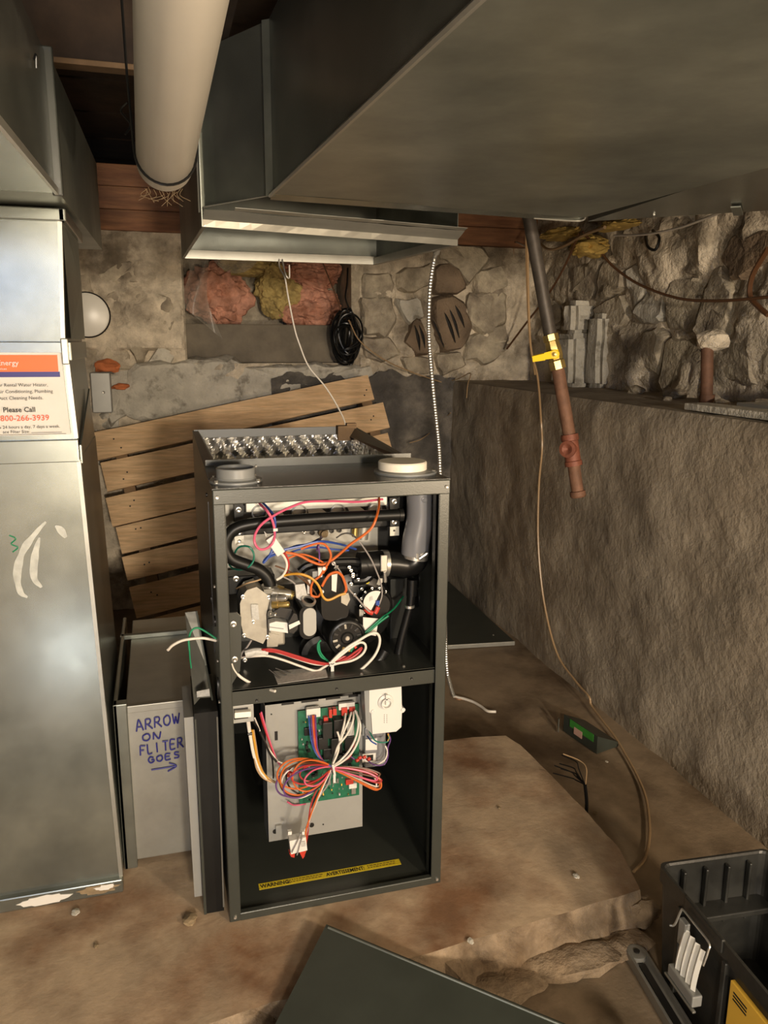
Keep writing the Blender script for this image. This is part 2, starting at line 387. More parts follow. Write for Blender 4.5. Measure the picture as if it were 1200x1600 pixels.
YR = 2.20
NX0, NX1, NZ0, NZ1 = 0.045, 0.775, 0.985, 1.46        # the recess in the rear wall
def cover_rear(u, v):
    x, z = u-2.2, v-0.12
    c = 0.036*max(0, min(1, 0.62+1.5*fb((x, z, 11), 4, 3.2)))
    if x > 0.80: c = 0.018+0.030*fb((x, z, 11), 5, 8)
    if x < 0.03 and z > 1.05: c = max(c, 0.040+0.012*fb((x, z, 4), 4, 8))             # the parged pier left of the recess
    return c-0.008
wall_rear = mortar('wall_rear', (-2.2, YR, -0.12), (1, 0, 0), (0, 0, 1), (0, -1, 0), 4.0, 1.72, 0.013, cover_rear, 'mortar', (NX0+2.2, NX1+2.2, NZ0+0.12, NZ1+0.12))
XR = 1.69
def cover_right(u, v):
    y, z = u-3.0, v+0.86
    return 0.048*max(0, min(1, 0.72+1.5*fb((y, z, 31), 4, 3.0)))-0.010
wall_right = mortar('wall_right', (XR, -3.0, 0.86), (0, 1, 0), (0, 0, 1), (-1, 0, 0), 5.3, 1.04, 0.017, cover_right, 'mortar')

rd = random.Random(11)
def lay(u0, u1, v0, v1, cw, ch, jit, skip=None):
    out = []; r = 0; v = v0
    while v < v1:
        u = u0+(r % 2)*cw*0.5
        while u < u1:
            p = (u+rd.uniform(-jit, jit)*cw, v+rd.uniform(-jit, jit)*ch)
            out.append(p); u += cw*rd.uniform(0.75, 1.3)
        v += ch; r += 1
    return out
O_, U_, V_, N_ = Vector((0, YR, 0)), Vector((1, 0, 0)), Vector((0, 0, 1)), Vector((0, -1, 0))
for cen, poly in cells(lay(-0.45, 1.75, 0.50, 1.62, 0.18, 0.12, 0.36), 0.012):
    cx = sum(p.x for p in poly)/len(poly); cz = sum(p.y for p in poly)/len(poly)
    if any(NX0-0.01 < p.x < NX1+0.01 and NZ0-0.005 < p.y < NZ1+0.02 for p in poly): continue
    if cx > 0.80 or cz < 0.985 and cx > -0.25: continue                                   # tar coated part below the ledge
    if not (-0.4 < cx < 1.72 and 0.52 < cz < 1.6): continue
    mm = 'stone_brown' if (cx > 0.95 and rd.random() < 0.35) else 'stone_white' if (cx < 0.95 and cz < 1.0 and rd.random() < 0.7) else 'stone'
    stone_mesh(O_, U_, V_, N_, cen, poly, rd.uniform(0.012, 0.034), rd).build('stone', mm, wall_rear)
O_, U_, V_, N_ = Vector((XR, 0, 0)), Vector((0, 1, 0)), Vector((0, 0, 1)), Vector((-1, 0, 0))
for cen, poly in cells(lay(0.0, 2.3, 0.90, 1.62, 0.21, 0.15, 0.38), 0.012):
    cy = sum(p.x for p in poly)/len(poly); cz = sum(p.y for p in poly)/len(poly)
    if not (0.05 < cy < 2.15 and 0.9 < cz < 1.6): continue
    if min(p.y for p in poly) < 0.88: poly = [Vector((p.x, max(p.y, 0.885))) for p in poly]
    mm = 'stone_brown' if rd.random() < 0.18 else 'stone_white' if rd.random() < 0.25 else 'stone'
    stone_mesh(O_, U_, V_, N_, cen, poly, rd.uniform(0.014, 0.040), rd).build('stone', mm, wall_right)
# slabs of cleft slate standing proud of the rear wall, with dark clefts between them
HAND = (
  ([(-0.1572,2.2,0.9603),(0.2361,2.2,0.9808),(0.2404,2.2,0.7863),(0.0572,2.2,0.7478),(-0.1682,2.2,0.7717)], 0.040, 'stone_white'),
  ([(0.3074,2.2,0.9585),(0.5403,2.2,0.9717),(0.8055,2.2,0.9681),(0.8235,2.2,0.8929),(0.6262,2.2,0.8603),(0.3246,2.2,0.7848)], 0.042, 'stone_white'),
  ([(-0.2746,2.2,0.929),(-0.1814,2.2,0.9444),(-0.1852,2.2,0.7938),(-0.2705,2.2,0.7547)], 0.036, 'stone_white'),
  ([(1.1641,2.2,1.4066),(1.2133,2.2,1.4277),(1.2672,2.2,1.3984),(1.297,2.2,1.3481),(1.2726,2.2,1.3133),(1.1568,2.2,1.3079)], 0.048, 'stone_brown'),
  ([(1.1515,2.2,1.2624),(1.2327,2.2,1.2725),(1.2967,2.2,1.2478),(1.3286,2.2,1.1408),(1.289,2.2,1.0672),(1.2126,2.2,1.0522),(1.1661,2.2,1.1594)], 0.060, 'stone_brown'),
  ([(1.0508,2.2,1.1724),(1.0784,2.2,1.1842),(1.1297,2.2,1.0955),(1.1277,2.2,1.0345),(1.0652,2.2,1.0285),(1.0211,2.2,1.0804)], 0.052, 'stone_brown'),
  ([(0.8353,2.2,1.3696),(0.9423,2.2,1.3753),(0.958,2.2,1.2895),(0.8354,2.2,1.2731)], 0.035, 'stone'),
  ([(0.8117,2.2,1.2616),(0.943,2.2,1.2753),(0.968,2.2,1.1799),(0.9259,2.2,1.117),(0.8415,2.2,1.122)], 0.045, 'stone'),
  ([(0.9794,2.2,1.2591),(1.0771,2.2,1.2666),(1.0999,2.2,1.1931),(1.0354,2.2,1.1694)], 0.045, 'stone_white'),
  ([(1.1868,2.2,1.4994),(1.3746,2.2,1.5005),(1.4082,2.2,1.4508),(1.3558,2.2,1.398),(1.3126,2.2,1.357),(1.2731,2.2,1.4127),(1.2037,2.2,1.4386)], 0.045, 'stone'),
  ([(1.3655,2.2,1.3926),(1.4798,2.2,1.4302),(1.5126,2.2,1.3447),(1.439,2.2,1.3141),(1.3615,2.2,1.321)], 0.040, 'stone'),
  ([(0.9903,2.2,1.3905),(1.13,2.2,1.414),(1.1373,2.2,1.3526),(1.046,2.2,1.2998),(0.997,2.2,1.3211)], 0.042, 'stone'),
  ([(1.3367,2.2,1.2946),(1.4949,2.2,1.2979),(1.5126,2.2,1.1869),(1.4035,2.2,1.1268),(1.347,2.2,1.1702)], 0.040, 'stone'),
  ([(1.3459,2.2,1.1028),(1.5004,2.2,1.1632),(1.5248,2.2,1.0532),(1.4083,2.2,0.9902),(1.329,2.2,1.02)], 0.038, 'stone'),
  ([(1.0127,2.2,1.0082),(1.1375,2.2,1.014),(1.1576,2.2,0.9552),(1.0509,2.2,0.9351)], 0.035, 'stone'),
  ([(1.1753,2.2,1.0199),(1.2867,2.2,1.0318),(1.311,2.2,0.9725),(1.2089,2.2,0.9372)], 0.036, 'stone'),
  ([(0.8235,2.2,1.0936),(0.9382,2.2,1.0943),(0.9939,2.2,1.0313),(0.9144,2.2,1.0024),(0.8295,2.2,1.0196)], 0.034, 'stone'))
O_, U_, V_, N_ = Vector((0, YR, 0)), Vector((1, 0, 0)), Vector((0, 0, 1)), Vector((0, -1, 0))
for q, h, mm in HAND:
    poly = [Vector((p[0], p[2])) for p in q]; cen = sum(poly, Vector((0, 0)))/len(poly); poly = [cen+(p-cen)*1.26 for p in poly]
    stone_mesh(O_, U_, V_, N_, cen, poly, h, rd).build('stone', mm, wall_rear)
# dark clefts in the two slaty stones
for a, b, w_ in (((1.1795,2.138,1.2377), (1.252,2.138,1.079), .008), ((1.2102,2.138,1.2438), (1.2702,2.138,1.1021), .006), ((1.2379,2.138,1.2556), (1.2941,2.138,1.1483), .007), ((1.0546,2.145,1.1572), (1.0809,2.145,1.0438), .007), ((1.076,2.145,1.1575), (1.1054,2.145,1.0553), .006), ((1.1418,2.15,1.181), (1.2005,2.15,1.0585), .006)):
    a, b = Vector(a), Vector(b); m_ = a.lerp(b, 0.5)+Vector((0.004, 0, 0))
    MB().tube(curve([a, m_, b], 5), [0.001+w_*math.sin(PI*k/10) for k in range(11)], 6).build('cleft', 'chip', wall_rear)
# the two whitewashed upright stones on the ledge, against the right wall
for (ya, yb, z0, z1, dx, sd) in ((1.62, 1.80, ZL-0.006, 1.12, 0.13, 3), (1.655, 1.755, 1.115, 1.255, 0.11, 4), (1.50, 1.615, ZL-0.006, 1.20, 0.075, 8)):
    bm = bmesh.new(); bmesh.ops.create_cube(bm, size=1)
    for v in bm.verts: v.co = Vector((XR-dx/2+0.02+v.co.x*(dx+0.04), (ya+yb)/2+v.co.y*(yb-ya)*(1-0.15*v.co.z), (z0+z1)/2+v.co.z*(z1-z0)))
    bmesh.ops.bevel(bm, geom=bm.edges[:], offset=0.022, segments=2, affect='EDGES'); bmesh.ops.subdivide_edges(bm, edges=[e for e in bm.edges if e.calc_length() > 0.05], cuts=3, use_grid_fill=True); bm.verts.index_update()
    vs = [v.co+Vector((0.012, 0.012, 0.005))*fb(v.co+Vector((sd, 0, 0)), 4, 14) for v in bm.verts]
    MB().add(vs, [[v.index for v in f.verts] for f in bm.faces], True).build('stone', 'stone_white', wall_right); bm.free()
# the tar coated part of the rear wall between furnace and ledge
def tarf(u, v):
    x = 0.40+u*0.86; z = -0.10+v*1.03
    return (x, YR-0.044-0.016*fb((x, z, 3), 5, 5)-0.007*fb((x, z, 9), 3, 24), z-0.05*max(0, v-0.9)*10*fb((x, 0, 8), 3, 7))
MB().grid(tarf, 50, 60).build('tar_coating', 'tar', wall_rear)

# the recess: jambs, head, back
b = MB()
b.box((NX0-0.05, YR-0.01, NZ0-0.03), (NX0+0.004, YR+0.32, NZ1+0.05)); b.box((NX1-0.004, YR-0.01, NZ0-0.03), (NX1+0.05, YR+0.32, NZ1+0.05))
b.box((NX0-0.05, YR+0.0, NZ0-0.05), (NX1+0.05, YR+0.32, NZ0+0.001)); b.box((NX0-0.05, YR, NZ1), (NX1+0.05, YR+0.32, NZ1+0.05)); b.box((NX0-0.05, YR+0.30, NZ0-0.03), (NX1+0.05, YR+0.33, NZ1+0.05))
b.build('recess_lining', 'stone', wall_rear)
B((NX0+0.006, YR+0.065, NZ0+0.002), (NX1-0.006, YR+0.10, 1.155), 0.004).build('sill_board', mat('sooty grey sill board', (0.155, 0.13, 0.095), 0.8, 0, 0.3, 9, 0.3, 60), wall_rear)

# header of stacked planks over the rear wall, ceiling joists and subfloor
for i, (za, zb) in enumerate(((1.513, 1.592), (1.594, 1.680), (1.682, 1.764))):
    o = B((-2.2, YR-0.055+0.006*i, za), (1.72, YR+0.06, zb), 0.003).build('trim_1' if i == 0 else 'plank', 'wood_rim', None if i == 0 else trim_o)
    if i == 0: trim_o = struct(o)
ceil = MB().box((-2.4, -5.3, 1.90), (2.0, 2.7, 1.95)).build('ceiling', 'wood_old'); struct(ceil)
yy = -1.2
k = 0
while yy < 2.6:
    o = B((-2.3, yy, 1.865+0.004*(k % 2)), (1.9, yy+0.185, 1.90), 0.003).build('plank', 'wood_old', ceil); yy += 0.19; k += 1
for x in (-1.1, -0.36, 0.075, 0.55, 1.0, 1.45):
    B((x-0.02, -5.1, 1.675), (x+0.02, 2.25, 1.866), 0.002).build('joist', 'wood_old', ceil)
MB().box((-0.34, 0.70, 1.685), (0.055, 0.735, 1.862), 0.003).build('bridging_board', 'wood_old', ceil)
B((-0.34, 0.692, 1.678), (0.055, 0.737, 1.690), 0.002).build('nailing_strip', 'wood_dark', ceil)
# the unseen rest of the cellar, so that light bounces as it does in a closed room
struct(B((-2.45, -5.3, -0.2), (-2.30, 2.7, 1.95)).build('wall_left', 'tar'))
WX0, WX1, WZ0, WZ1, WY = -1.48, -0.64, 1.18, 1.86, -5.2
struct(MB().box((-2.4, WY-.1, -0.2), (WX0, WY, 1.95)).box((WX1, WY-.1, -0.2), (2.0, WY, 1.95)).box((WX0, WY-.1, -0.2), (WX1, WY, WZ0)).box((WX0, WY-.1, WZ1), (WX1, WY, 1.95)).build('wall_front', 'tar'))
w = struct(MB().box((WX0, WY-.06, WZ0), (WX0+.04, WY-.01, WZ1)).box((WX1-.04, WY-.06, WZ0), (WX1, WY-.01, WZ1)).box((WX0+.04, WY-.06, WZ0), (WX1-.04, WY-.01, WZ0+.04)).box((WX0+.04, WY-.06, WZ1-.04), (WX1-.04, WY-.01, WZ1)).build('window_1', 'pvc_white'))
B((WX0+.04, WY-.045, WZ0+.04), (WX1-.04, WY-.035, WZ1-.04)).build('pane', 'daylight', w)
struct(B((1.85, -5.3, 0.8), (2.0, 2.7, 1.95)).build('wall_side', 'mortar'))

# ------------------------------------------------------------------ ducts
def panel_x(x, y0, y1, z0, z1, bulge):   # cross-broken panel facing +X
    c = (x+bulge, (y0+y1)/2, (z0+z1)/2)
    return MB().add([(x, y0, z0), (x, y1, z0), (x, y1, z1), (x, y0, z1), c], [[0, 1, 4], [1, 2, 4], [2, 3, 4], [3, 0, 4]])
# return air drop on the left
YD = 0.153
drop = thing('return_drop_duct', (-0.49, 0.35, 0.0), 'tall galvanised return air drop duct on the left with a service card', 'duct')
XD = -0.202
def hull(pts_bot, pts_top): return MB().hexa(list(pts_bot)+list(pts_top))
hull([(-0.78, YD, 0.028), (XD+0.003, YD, 0.028), (XD, 0.60, 0.028), (-0.78, 0.60, 0.028)],
     [(-0.78, YD, 0.875), (XD-0.016, YD, 0.875), (XD-0.016, 0.53, 0.875), (-0.78, 0.53, 0.875)]).build('lower_section', 'galv', drop)
hull([(-0.78, YD+0.004, 0.875), (XD-0.017, YD+0.004, 0.875), (XD-0.017, 0.525, 0.875), (-0.78, 0.525, 0.875)],
     [(-0.78, YD+0.004, 1.075), (XD-0.024, YD+0.004, 1.075), (XD-0.022, 0.46, 1.075), (-0.78, 0.46, 1.075)]).build('middle_section', 'galv', drop)
hull([(-0.78, YD+0.006, 1.075), (XD-0.026, YD+0.006, 1.075), (XD-0.024, 0.46, 1.075), (-0.78, 0.46, 1.075)],
     [(-0.78, YD+0.002, 1.29), (XD-0.016, YD+0.002, 1.29), (XD-0.016, 0.46, 1.29), (-0.78, 0.46, 1.29)]).build('upper_section', 'galv', drop)
B((-0.78, YD-0.004, 0.872), (XD-0.017, YD+0.01, 0.912), 0.0015).build('joint_band', 'galv', drop)
MB().sheet([(XD-0.016, YD+0.01, 0.868), (XD-0.015, 0.40, 0.95), (XD-0.015, 0.42, 0.985), (XD-0.016, YD+0.01, 0.90)], 0.003, (1, 0, 0)).build('joint_band', 'galv', drop)
MB().box((-0.78, YD-0.004, 1.050), (XD-0.021, YD+0.01, 1.080), 0.0015).box((XD-0.024, YD-0.004, 1.048), (XD-0.016, 0.46, 1.080), 0.0015).build('slip_joint', 'galv', drop)
B((XD-0.032, YD-0.012, 1.042), (XD-0.020, YD-0.002, 1.086), 0.002).build('joint_tab', 'galv_light', drop)
for z0, z1, xa, xb in ((0.03, 0.873, XD+0.003, XD-0.016), (0.914, 1.048, XD-0.017, XD-0.022), (1.082, 1.287, XD-0.026, XD-0.016)):
    MB().hexa([(xa-0.006, YD-0.003, z0), (xa+0.001, YD-0.003, z0), (xa+0.001, YD+0.012, z0), (xa-0.006, YD+0.012, z0),
               (xb-0.006, YD-0.003, z1), (xb+0.001, YD-0.003, z1), (xb+0.001, YD+0.012, z1), (xb-0.006, YD+0.012, z1)]).build('corner_seam', 'galv_light', drop)
panel_x(XD-0.017, YD+0.015, 0.455, 1.085, 1.288, 0.012).build('cross_broken_panel', 'galv_dark', drop)
MB().box((-0.78, YD-0.010, 1.276), (XD-0.010, YD+0.01, 1.296), 0.002).box((XD-0.020, YD-0.010, 1.276), (XD-0.008, 0.46, 1.296), 0.002).build('top_collar', 'galv', drop)
bf = MB().box((-0.80, YD-0.012, 0.0), (XD+0.004, YD+0.015, 0.030), 0.003).box((XD-0.012, YD, 0.0), (XD+0.001, 0.60, 0.030), 0.003).build('base_flange', 'galv', drop)
def blotch(cx, cz, w, h, seed, mm, y, name, parent, n=26):
    ps = []
    for k in range(n):
        a = 2*PI*k/n; r = 1+0.45*NZ.noise(Vector((math.cos(a)*2.2+seed, math.sin(a)*2.2, 0)))
        ps.append((cx+math.cos(a)*w*r, y, cz+math.sin(a)*h*r))
    return MB().sheet(ps, 0.0012, (0, -1, 0)).build(name, mm, parent)
blotch(-0.345, 0.014, 0.045, 0.010, 3, 'paper', YD-0.0122, 'peeling_paint', bf)
blotch(-0.245, 0.017, 0.035, 0.010, 9, 'cardboard', YD-0.0122, 'peeling_paint', bf)
blotch(-0.232, 0.020, 0.018, 0.006, 15, 'paper', YD-0.0135, 'peeling_paint', bf)
# chalky smears wiped on the drop's face
sm = mat('wiped chalk smear', (0.40, 0.405, 0.365), 0.5, 0.55, 0.25, 40)
SMEARS = ([(-0.283, 0.766), (-0.300, 0.748), (-0.325, 0.715), (-0.338, 0.675), (-0.336, 0.640), (-0.325, 0.628)], [(-0.296, 0.738), (-0.306, 0.705), (-0.311, 0.665), (-0.300, 0.645)], [(-0.268, 0.758), (-0.260, 0.750), (-0.252, 0.735)])
for k, line in enumerate(SMEARS):
    q = curve([(x, YD-0.0006-0.0003*k, z) for x, z in line], 8); lft = []; rgt = []
    for i, p in enumerate(q):
        d = (q[min(i+1, len(q)-1)]-q[max(i-1, 0)]).normalized(); n_ = Vector((-d.z, 0, d.x)); w_ = 0.0065*math.sin(PI*(0.08+0.84*i/len(q)))*(1+0.3*NZ.noise(p*60))
        lft.append(p+n_*w_); rgt.append(p-n_*w_)
    MB().add(lft+rgt, [[i, i+1, len(q)+i+1, len(q)+i] for i in range(len(q)-1)]).build('chalk_smear', sm, drop)
# green marker squiggle at the very left
wire([(-0.345, YD-0.0005, 0.745), (-0.335, YD-0.0005, 0.738), (-0.343, YD-0.0005, 0.729), (-0.333, YD-0.0005, 0.722), (-0.342, YD-0.0005, 0.714)], 0.0012, 'green', drop, 'marker_squiggle')
# service card stuck on the drop
card = thing('service_card', (-0.31, YD-0.004, 0.92), 'orange and white rental service card stuck to the left duct', 'card')
CY = YD-0.0065
MB().hexa([(-0.42, CY, 0.922), (-0.229, CY-0.006, 0.922), (-0.229, CY-0.005, 0.922), (-0.42, CY+0.0009, 0.922), (-0.42, CY, 1.062), (-0.235, CY, 1.062), (-0.235, CY+0.0009, 1.062), (-0.42, CY+0.0009, 1.062)]).build('card_sheet', 'paper', card)
MB().box((-0.42, CY-0.0016, 1.030), (-0.241, CY-0.0005, 1.058)).build('orange_band', 'label_orange', card)
MB().box((-0.42, CY-0.0018, 1.021), (-0.239, CY-0.0006, 1.030)).build('navy_band', 'label_navy', card)
X_, Z_ = (1, 0, 0), (0, 0, 1)
def ctext(s, size, x, z, mm, al='RIGHT', fat=0.0, sx=1.0): text(s, size, (x, CY-0.0075, z), X_, Z_, mm, card, 'printed_line', al, 0.0002, fat, sx)
ctext('t Energy', 0.0122, -0.302, 1.041, 'paper', fat=0.0001)
ctext('services', 0.0058, -0.321, 1.0335, 'paper')
ctext('or your Rental Water Heater,', 0.0078, -0.259, 1.0055, 'ink')
ctext('Air Conditioning, Plumbing', 0.0080, -0.252, 0.9945, 'ink')
ctext('d Duct Cleaning Needs.', 0.0082, -0.268, 0.9835, 'ink')
ctext('Please Call', 0.0118, -0.282, 0.9625, 'ink', fat=0.0002)
ctext('800-266-3939', 0.0138, -0.261, 0.9475, 'ink_red', fat=0.0001)
ctext('s 24 hours a day, 7 days a week.', 0.0074, -0.245, 0.9345, 'ink')
ctext('ace Filter Size:', 0.0074, -0.294, 0.9265, 'ink')
for x0, x1, z in ((-0.292, -0.243, 0.9263), (-0.42, -0.236, 0.9235)): MB().box((x0, CY-0.0072, z), (x1, CY-0.0066, z+0.0006)).build('rule_line', 'ink', card)

# overhead return trunk on the left
XT = -0.205
oh = thing('return_trunk_duct', (-0.5, -0.2, 1.297), 'galvanised overhead return trunk running above the left drop duct', 'duct')
hull([(-0.82, -0.75, 1.279), (XT-0.012, -0.75, 1.279), (XT-0.004, 0.005, 1.297), (-0.82, 0.005, 1.297)], [(-0.82, -0.75, 1.466), (XT-0.012, -0.75, 1.466), (XT-0.004, 0.005, 1.487), (-0.82, 0.005, 1.487)]).build('front_section', 'galv', oh)
hull([(-0.82, 0.005, 1.298), (XT, 0.005, 1.298), (XT, 1.05, 1.325), (-0.82, 1.05, 1.325)], [(-0.82, 0.005, 1.490), (XT, 0.005, 1.490), (XT, 1.05, 1.545), (-0.82, 1.05, 1.545)]).build('rear_section', 'galv_dark', oh)
B((XT-0.008, -0.004, 1.292), (XT+0.007, 0.008, 1.494), 0.002).build('cleat_gap_shadow', 'cabinet', oh)  # charcoal colour stands in for the gap shadow at the duct joint
MB().hexa([(XT-0.012, -0.75, 1.276), (XT-0.007, -0.75, 1.276), (XT+0.001, 0.0, 1.293), (XT-0.004, 0.0, 1.293), (XT-0.012, -0.75, 1.285), (XT-0.007, -0.75, 1.285), (XT+0.001, 0.0, 1.303), (XT-0.004, 0.0, 1.303)]).build('lower_seam', 'galv_light', oh)
wire([(XT-0.003, -0.145, 1.432), (XT-0.001, -0.138, 1.440), (XT-0.002, -0.135, 1.425)], 0.0015, 'black', oh, 'pencil_mark')

# filter box between the drop and the furnace
fbx = thing('filter_box', (-0.11, 0.5, 0.0), 'low galvanised filter box with blue handwriting beside the furnace', 'filter box')
B((-0.175, 0.222, 0.012), (-0.004, 0.74, 0.362), 0.002).build('box_body', 'galv_light', fbx)
MB().box((-0.1985, 0.212, 0.0), (-0.172, 0.235, 0.372), 0.002).box((-0.1985, 0.212, 0.0), (-0.19, 0.74, 0.372), 0.002).build('side_flange', 'galv', fbx)
B((-0.2, 0.60, 0.362), (-0.005, 0.615, 0.372), 0.001).build('top_seam', 'galv_dark', fbx)
B((-0.172, 0.216, 0.349), (-0.008, 0.224, 0.364), 0.001).build('top_edge', 'galv_light', fbx)
# the handwriting: pen strokes on the front sheet, u to the right, v up, in metres
WY = 0.2195
def pen(strokes, u, v, w, h):
    for s in strokes:
        pts = [(u+a*w, WY, v+b*h) for a, b in s]
        wire(pts if len(pts) > 2 else [pts[0], [(pts[0][i]+pts[1][i])/2 for i in range(3)], pts[1]], 0.0016, 'ink_blue', fbx, 'pen_stroke')
G = {'A': [[(0, 0), (.3, 1), (.5, 1), (1, .05)], [(.1, .4), (.8, .42)]], 'R': [[(0, 0), (.05, 1)], [(.05, 1), (.6, 1), (.75, .75), (.5, .5), (.05, .5)], [(.3, .5), (1, 0)]],
     'O': [[(.5, 1), (.05, .7), (.1, .15), (.6, 0), (.95, .4), (.8, .9), (.4, 1)]], 'W': [[(0, 1), (.2, 0), (.45, .7)], [(.45, .7), (.7, 0), (1, 1)]],
     'N': [[(0, 0), (.05, 1)], [(.05, 1), (.7, 0), (1, 1)]], 'F': [[(.05, 0), (.1, 1)], [(.1, 1), (1, .95)], [(.1, .5), (.7, .5)]], 'L': [[(0, 1), (.1, 0), (.8, .02)]],
     'I': [[(.3, 1), (.35, 0)]], 'T': [[(0, 1), (1, 1)], [(.5, 1), (.5, 0)]], 'E': [[(.9, 1), (.1, .98), (.05, 0), (.9, .02)], [(.1, .5), (.75, .52)]],
     'G': [[(.9, .85), (.4, 1), (.05, .5), (.4, 0), (.9, .2), (.9, .5), (.5, .48)]], 'S': [[(.9, .95), (.3, 1), (.2, .65), (.8, .4), (.7, .05), (.05, 0)]]}
def word(s, u, v, w, h, gap, drift=0.0):
    for i, c in enumerate(s): pen(G[c], u+i*(w+gap), v+drift*i, w, h)
word('ARROW', -0.157, 0.306, 0.0135, 0.022, 0.0045, 0.0018)
word('ON', -0.146, 0.283, 0.015, 0.015, 0.006, 0.001)
word('FLITER', -0.153, 0.252, 0.0115, 0.021, 0.0035, 0.0012)
word('GOES', -0.138, 0.232, 0.012, 0.013, 0.005, 0.0012)
pen([[(0, 0), (1, .1)], [(.72, .75), (1, .1), (.65, -.6)]], -0.133, 0.216, 0.050, 0.014)

# supply plenum hanging above the furnace, with the trunk coming off its front
ZB = 1.36
pl = thing('supply_plenum', (0.28, 0.75, 1.30), 'cut off galvanised supply plenum hanging open above the furnace', 'plenum')
A_ = Vector((0.0317,0.4887,1.36)); FL = Vector((0.0307,0.4548,1.318)); FR = Vector((0.6571,0.5978,1.318)); RL = Vector((0.0107,1.1499,1.318)); RR = Vector((0.5999,1.1484,1.318))
B_ = Vector((0.1526,0.2785,1.36)); D_ = Vector((0.8673,0.3534,1.36)); C_ = Vector((0.1949,-0.6489,1.36)); E_ = Vector((0.8823,-0.1966,1.36))
ZT = 1.66
def up(p, z): return Vector((p.x, p.y, z))
def wallp(a, b, z0, z1, t=0.002): return MB().sheet([up(a, z0), up(b, z0), up(b, z1), up(a, z1)], t)
wallp(RL, FL, 1.318, ZT).build('left_wall', 'galv_dark', pl)
wallp(RR, RL, 1.318, ZT).build('rear_wall', 'galv', pl)
wallp(FR, RR, 1.318, ZT).build('right_wall', 'galv_dark', pl)
# front lip: a folded strip in two bands, bent a little
FLt, FRt = up(FL, 1.348)+Vector((0.002, -0.03, 0)), up(FR, 1.345)+Vector((0.006, -0.035, 0.004))
n = 24; va = []
for i in range(n+1):
    t = i/n; a = FL.lerp(FR, t); c = FLt.lerp(FRt, t); w = 0.003*fb((t*6, 1, 0), 3)
    va += [a+Vector((0, 0, 0)), a+Vector((0, -0.004+w, 0.014)), a.lerp(c, 0.62)+Vector((0, w, 0.004)), c+Vector((0, 0, w))]
MB().add(va, [[i*4+k, i*4+k+1, i*4+k+5, i*4+k+4] for i in range(n) for k in range(3)]).build('front_lip', 'galv_light', pl)
def strip(a, b, h, inset, mm, name): # folded hem along the open bottom
    d = (b-a).normalized(); nn = Vector((-d.y, d.x, 0)); 
    return MB().hexa([a, b, b+nn*inset, a+nn*inset, up(a, a.z+h), up(b, b.z+h), up(b, b.z+h)+nn*inset, up(a, a.z+h)+nn*inset]).build(name, mm, pl)
strip(RR, RL, 0.024, 0.012, 'galv_light', 'rear_hem')
strip(FR, RR, 0.020, 0.014, 'galv_light', 'right_hem')
strip(RL, FL, 0.020, 0.006, 'galv', 'left_hem')
# flared front corner, and the ragged slot torn below the trunk
MB().sheet([A_, B_, up(B_, ZT), up(A_, ZT)], 0.002).build('corner_panel', 'galv', pl)
MB().sheet([up(FLt, 1.352), up(B_, 1.358)+Vector((0.0, 0.01, 0)), up(A_, 1.36)], 0.002).build('corner_bottom', 'galv_light', pl)
MB().tube([A_+Vector((-0.002, -0.004, -0.01)), up(A_, ZT)+Vector((-0.002, -0.004, 0))], 0.006, 6).build('corner_seam', 'galv_light', pl)
rag = []
for i in range(21):
    t = i/20; p = up(FLt.lerp(FRt, 0.10+0.9*t), 1.350); rag.append(p+Vector((0, -0.018-0.014*abs(fb((t*9, 4, 0), 4))*(1-0.6*t), 0.003)))
base = [up(FLt.lerp(FRt, 0.10+0.9*i/20), 1.350) for i in range(21)]
MB().sheet(base+rag[::-1], 0.0012, (0, 0, 1)).build('torn_edge', 'galv_light', pl)

tr = thing('supply_trunk_duct', (0.5, 0.0, 1.36), 'big galvanised supply trunk overhead, its flat underside filling the upper right', 'duct')
dirL = (C_-B_); dirR = (E_-D_); k1 = (-1.7-B_.y)/dirL.y; C2 = B_+dirL*k1; k2 = (-1.9-D_.y)/dirR.y; E2 = D_+dirR*k2
def bottom(u, v):
    a = B_.lerp(C2, v); c = D_.lerp(E2, v); p = a.lerp(c, u)
    return p+Vector((0, 0, 0.006*math.sin(PI*u)*math.sin(PI*min(1, v*1.0))+0.003*fb((u*2.5, v*3, 0), 2)*math.sin(PI*u)))
MB().grid(bottom, 24, 24).build('underside', 'galv_dark', tr)
MB().sheet([B_, C2, up(C2, ZT), up(B_, ZT)], 0.002, (1, 0, 0)).build('side_panel', 'galv', tr)
MB().sheet([D_, E2, up(E2, ZT), up(D_, ZT)], 0.002, (-1, 0, 0)).build('side_panel', 'galv_dark', tr)
MB().sheet([up(B_, ZB+0.02), up(D_, ZB+0.02), up(D_, ZT), up(B_, ZT)], 0.002, (0, -1, 0)).build('end_panel', 'galv_dark', tr)
MB().sheet([up(B_, ZT), up(D_, ZT), up(E2, ZT), up(C2, ZT)], 0.002, (0, 0, -1)).build('top_panel', 'galv_dark', tr)
nl = Vector((-1, 0, 0))
MB().tube([B_+nl*0.004+Vector((0, 0, -0.003)), C2+nl*0.004+Vector((0, 0, -0.003))], 0.004, 6).build('lower_edge_seam', 'galv_light', tr)
MB().hexa([B_+Vector((-0.012, 0.0, -0.004)), B_+Vector((0.002, -0.012, -0.004)), B_+Vector((0.006, 0.0, -0.004)), B_+Vector((0, 0.012, -0.004)),
           up(B_, ZT)+Vector((-0.012, 0.0, 0)), up(B_, ZT)+Vector((0.002, -0.012, 0)), up(B_, ZT)+Vector((0.006, 0, 0)), up(B_, ZT)+Vector((0, 0.012, 0))]).build('standing_seam', 'galv_dark', tr)
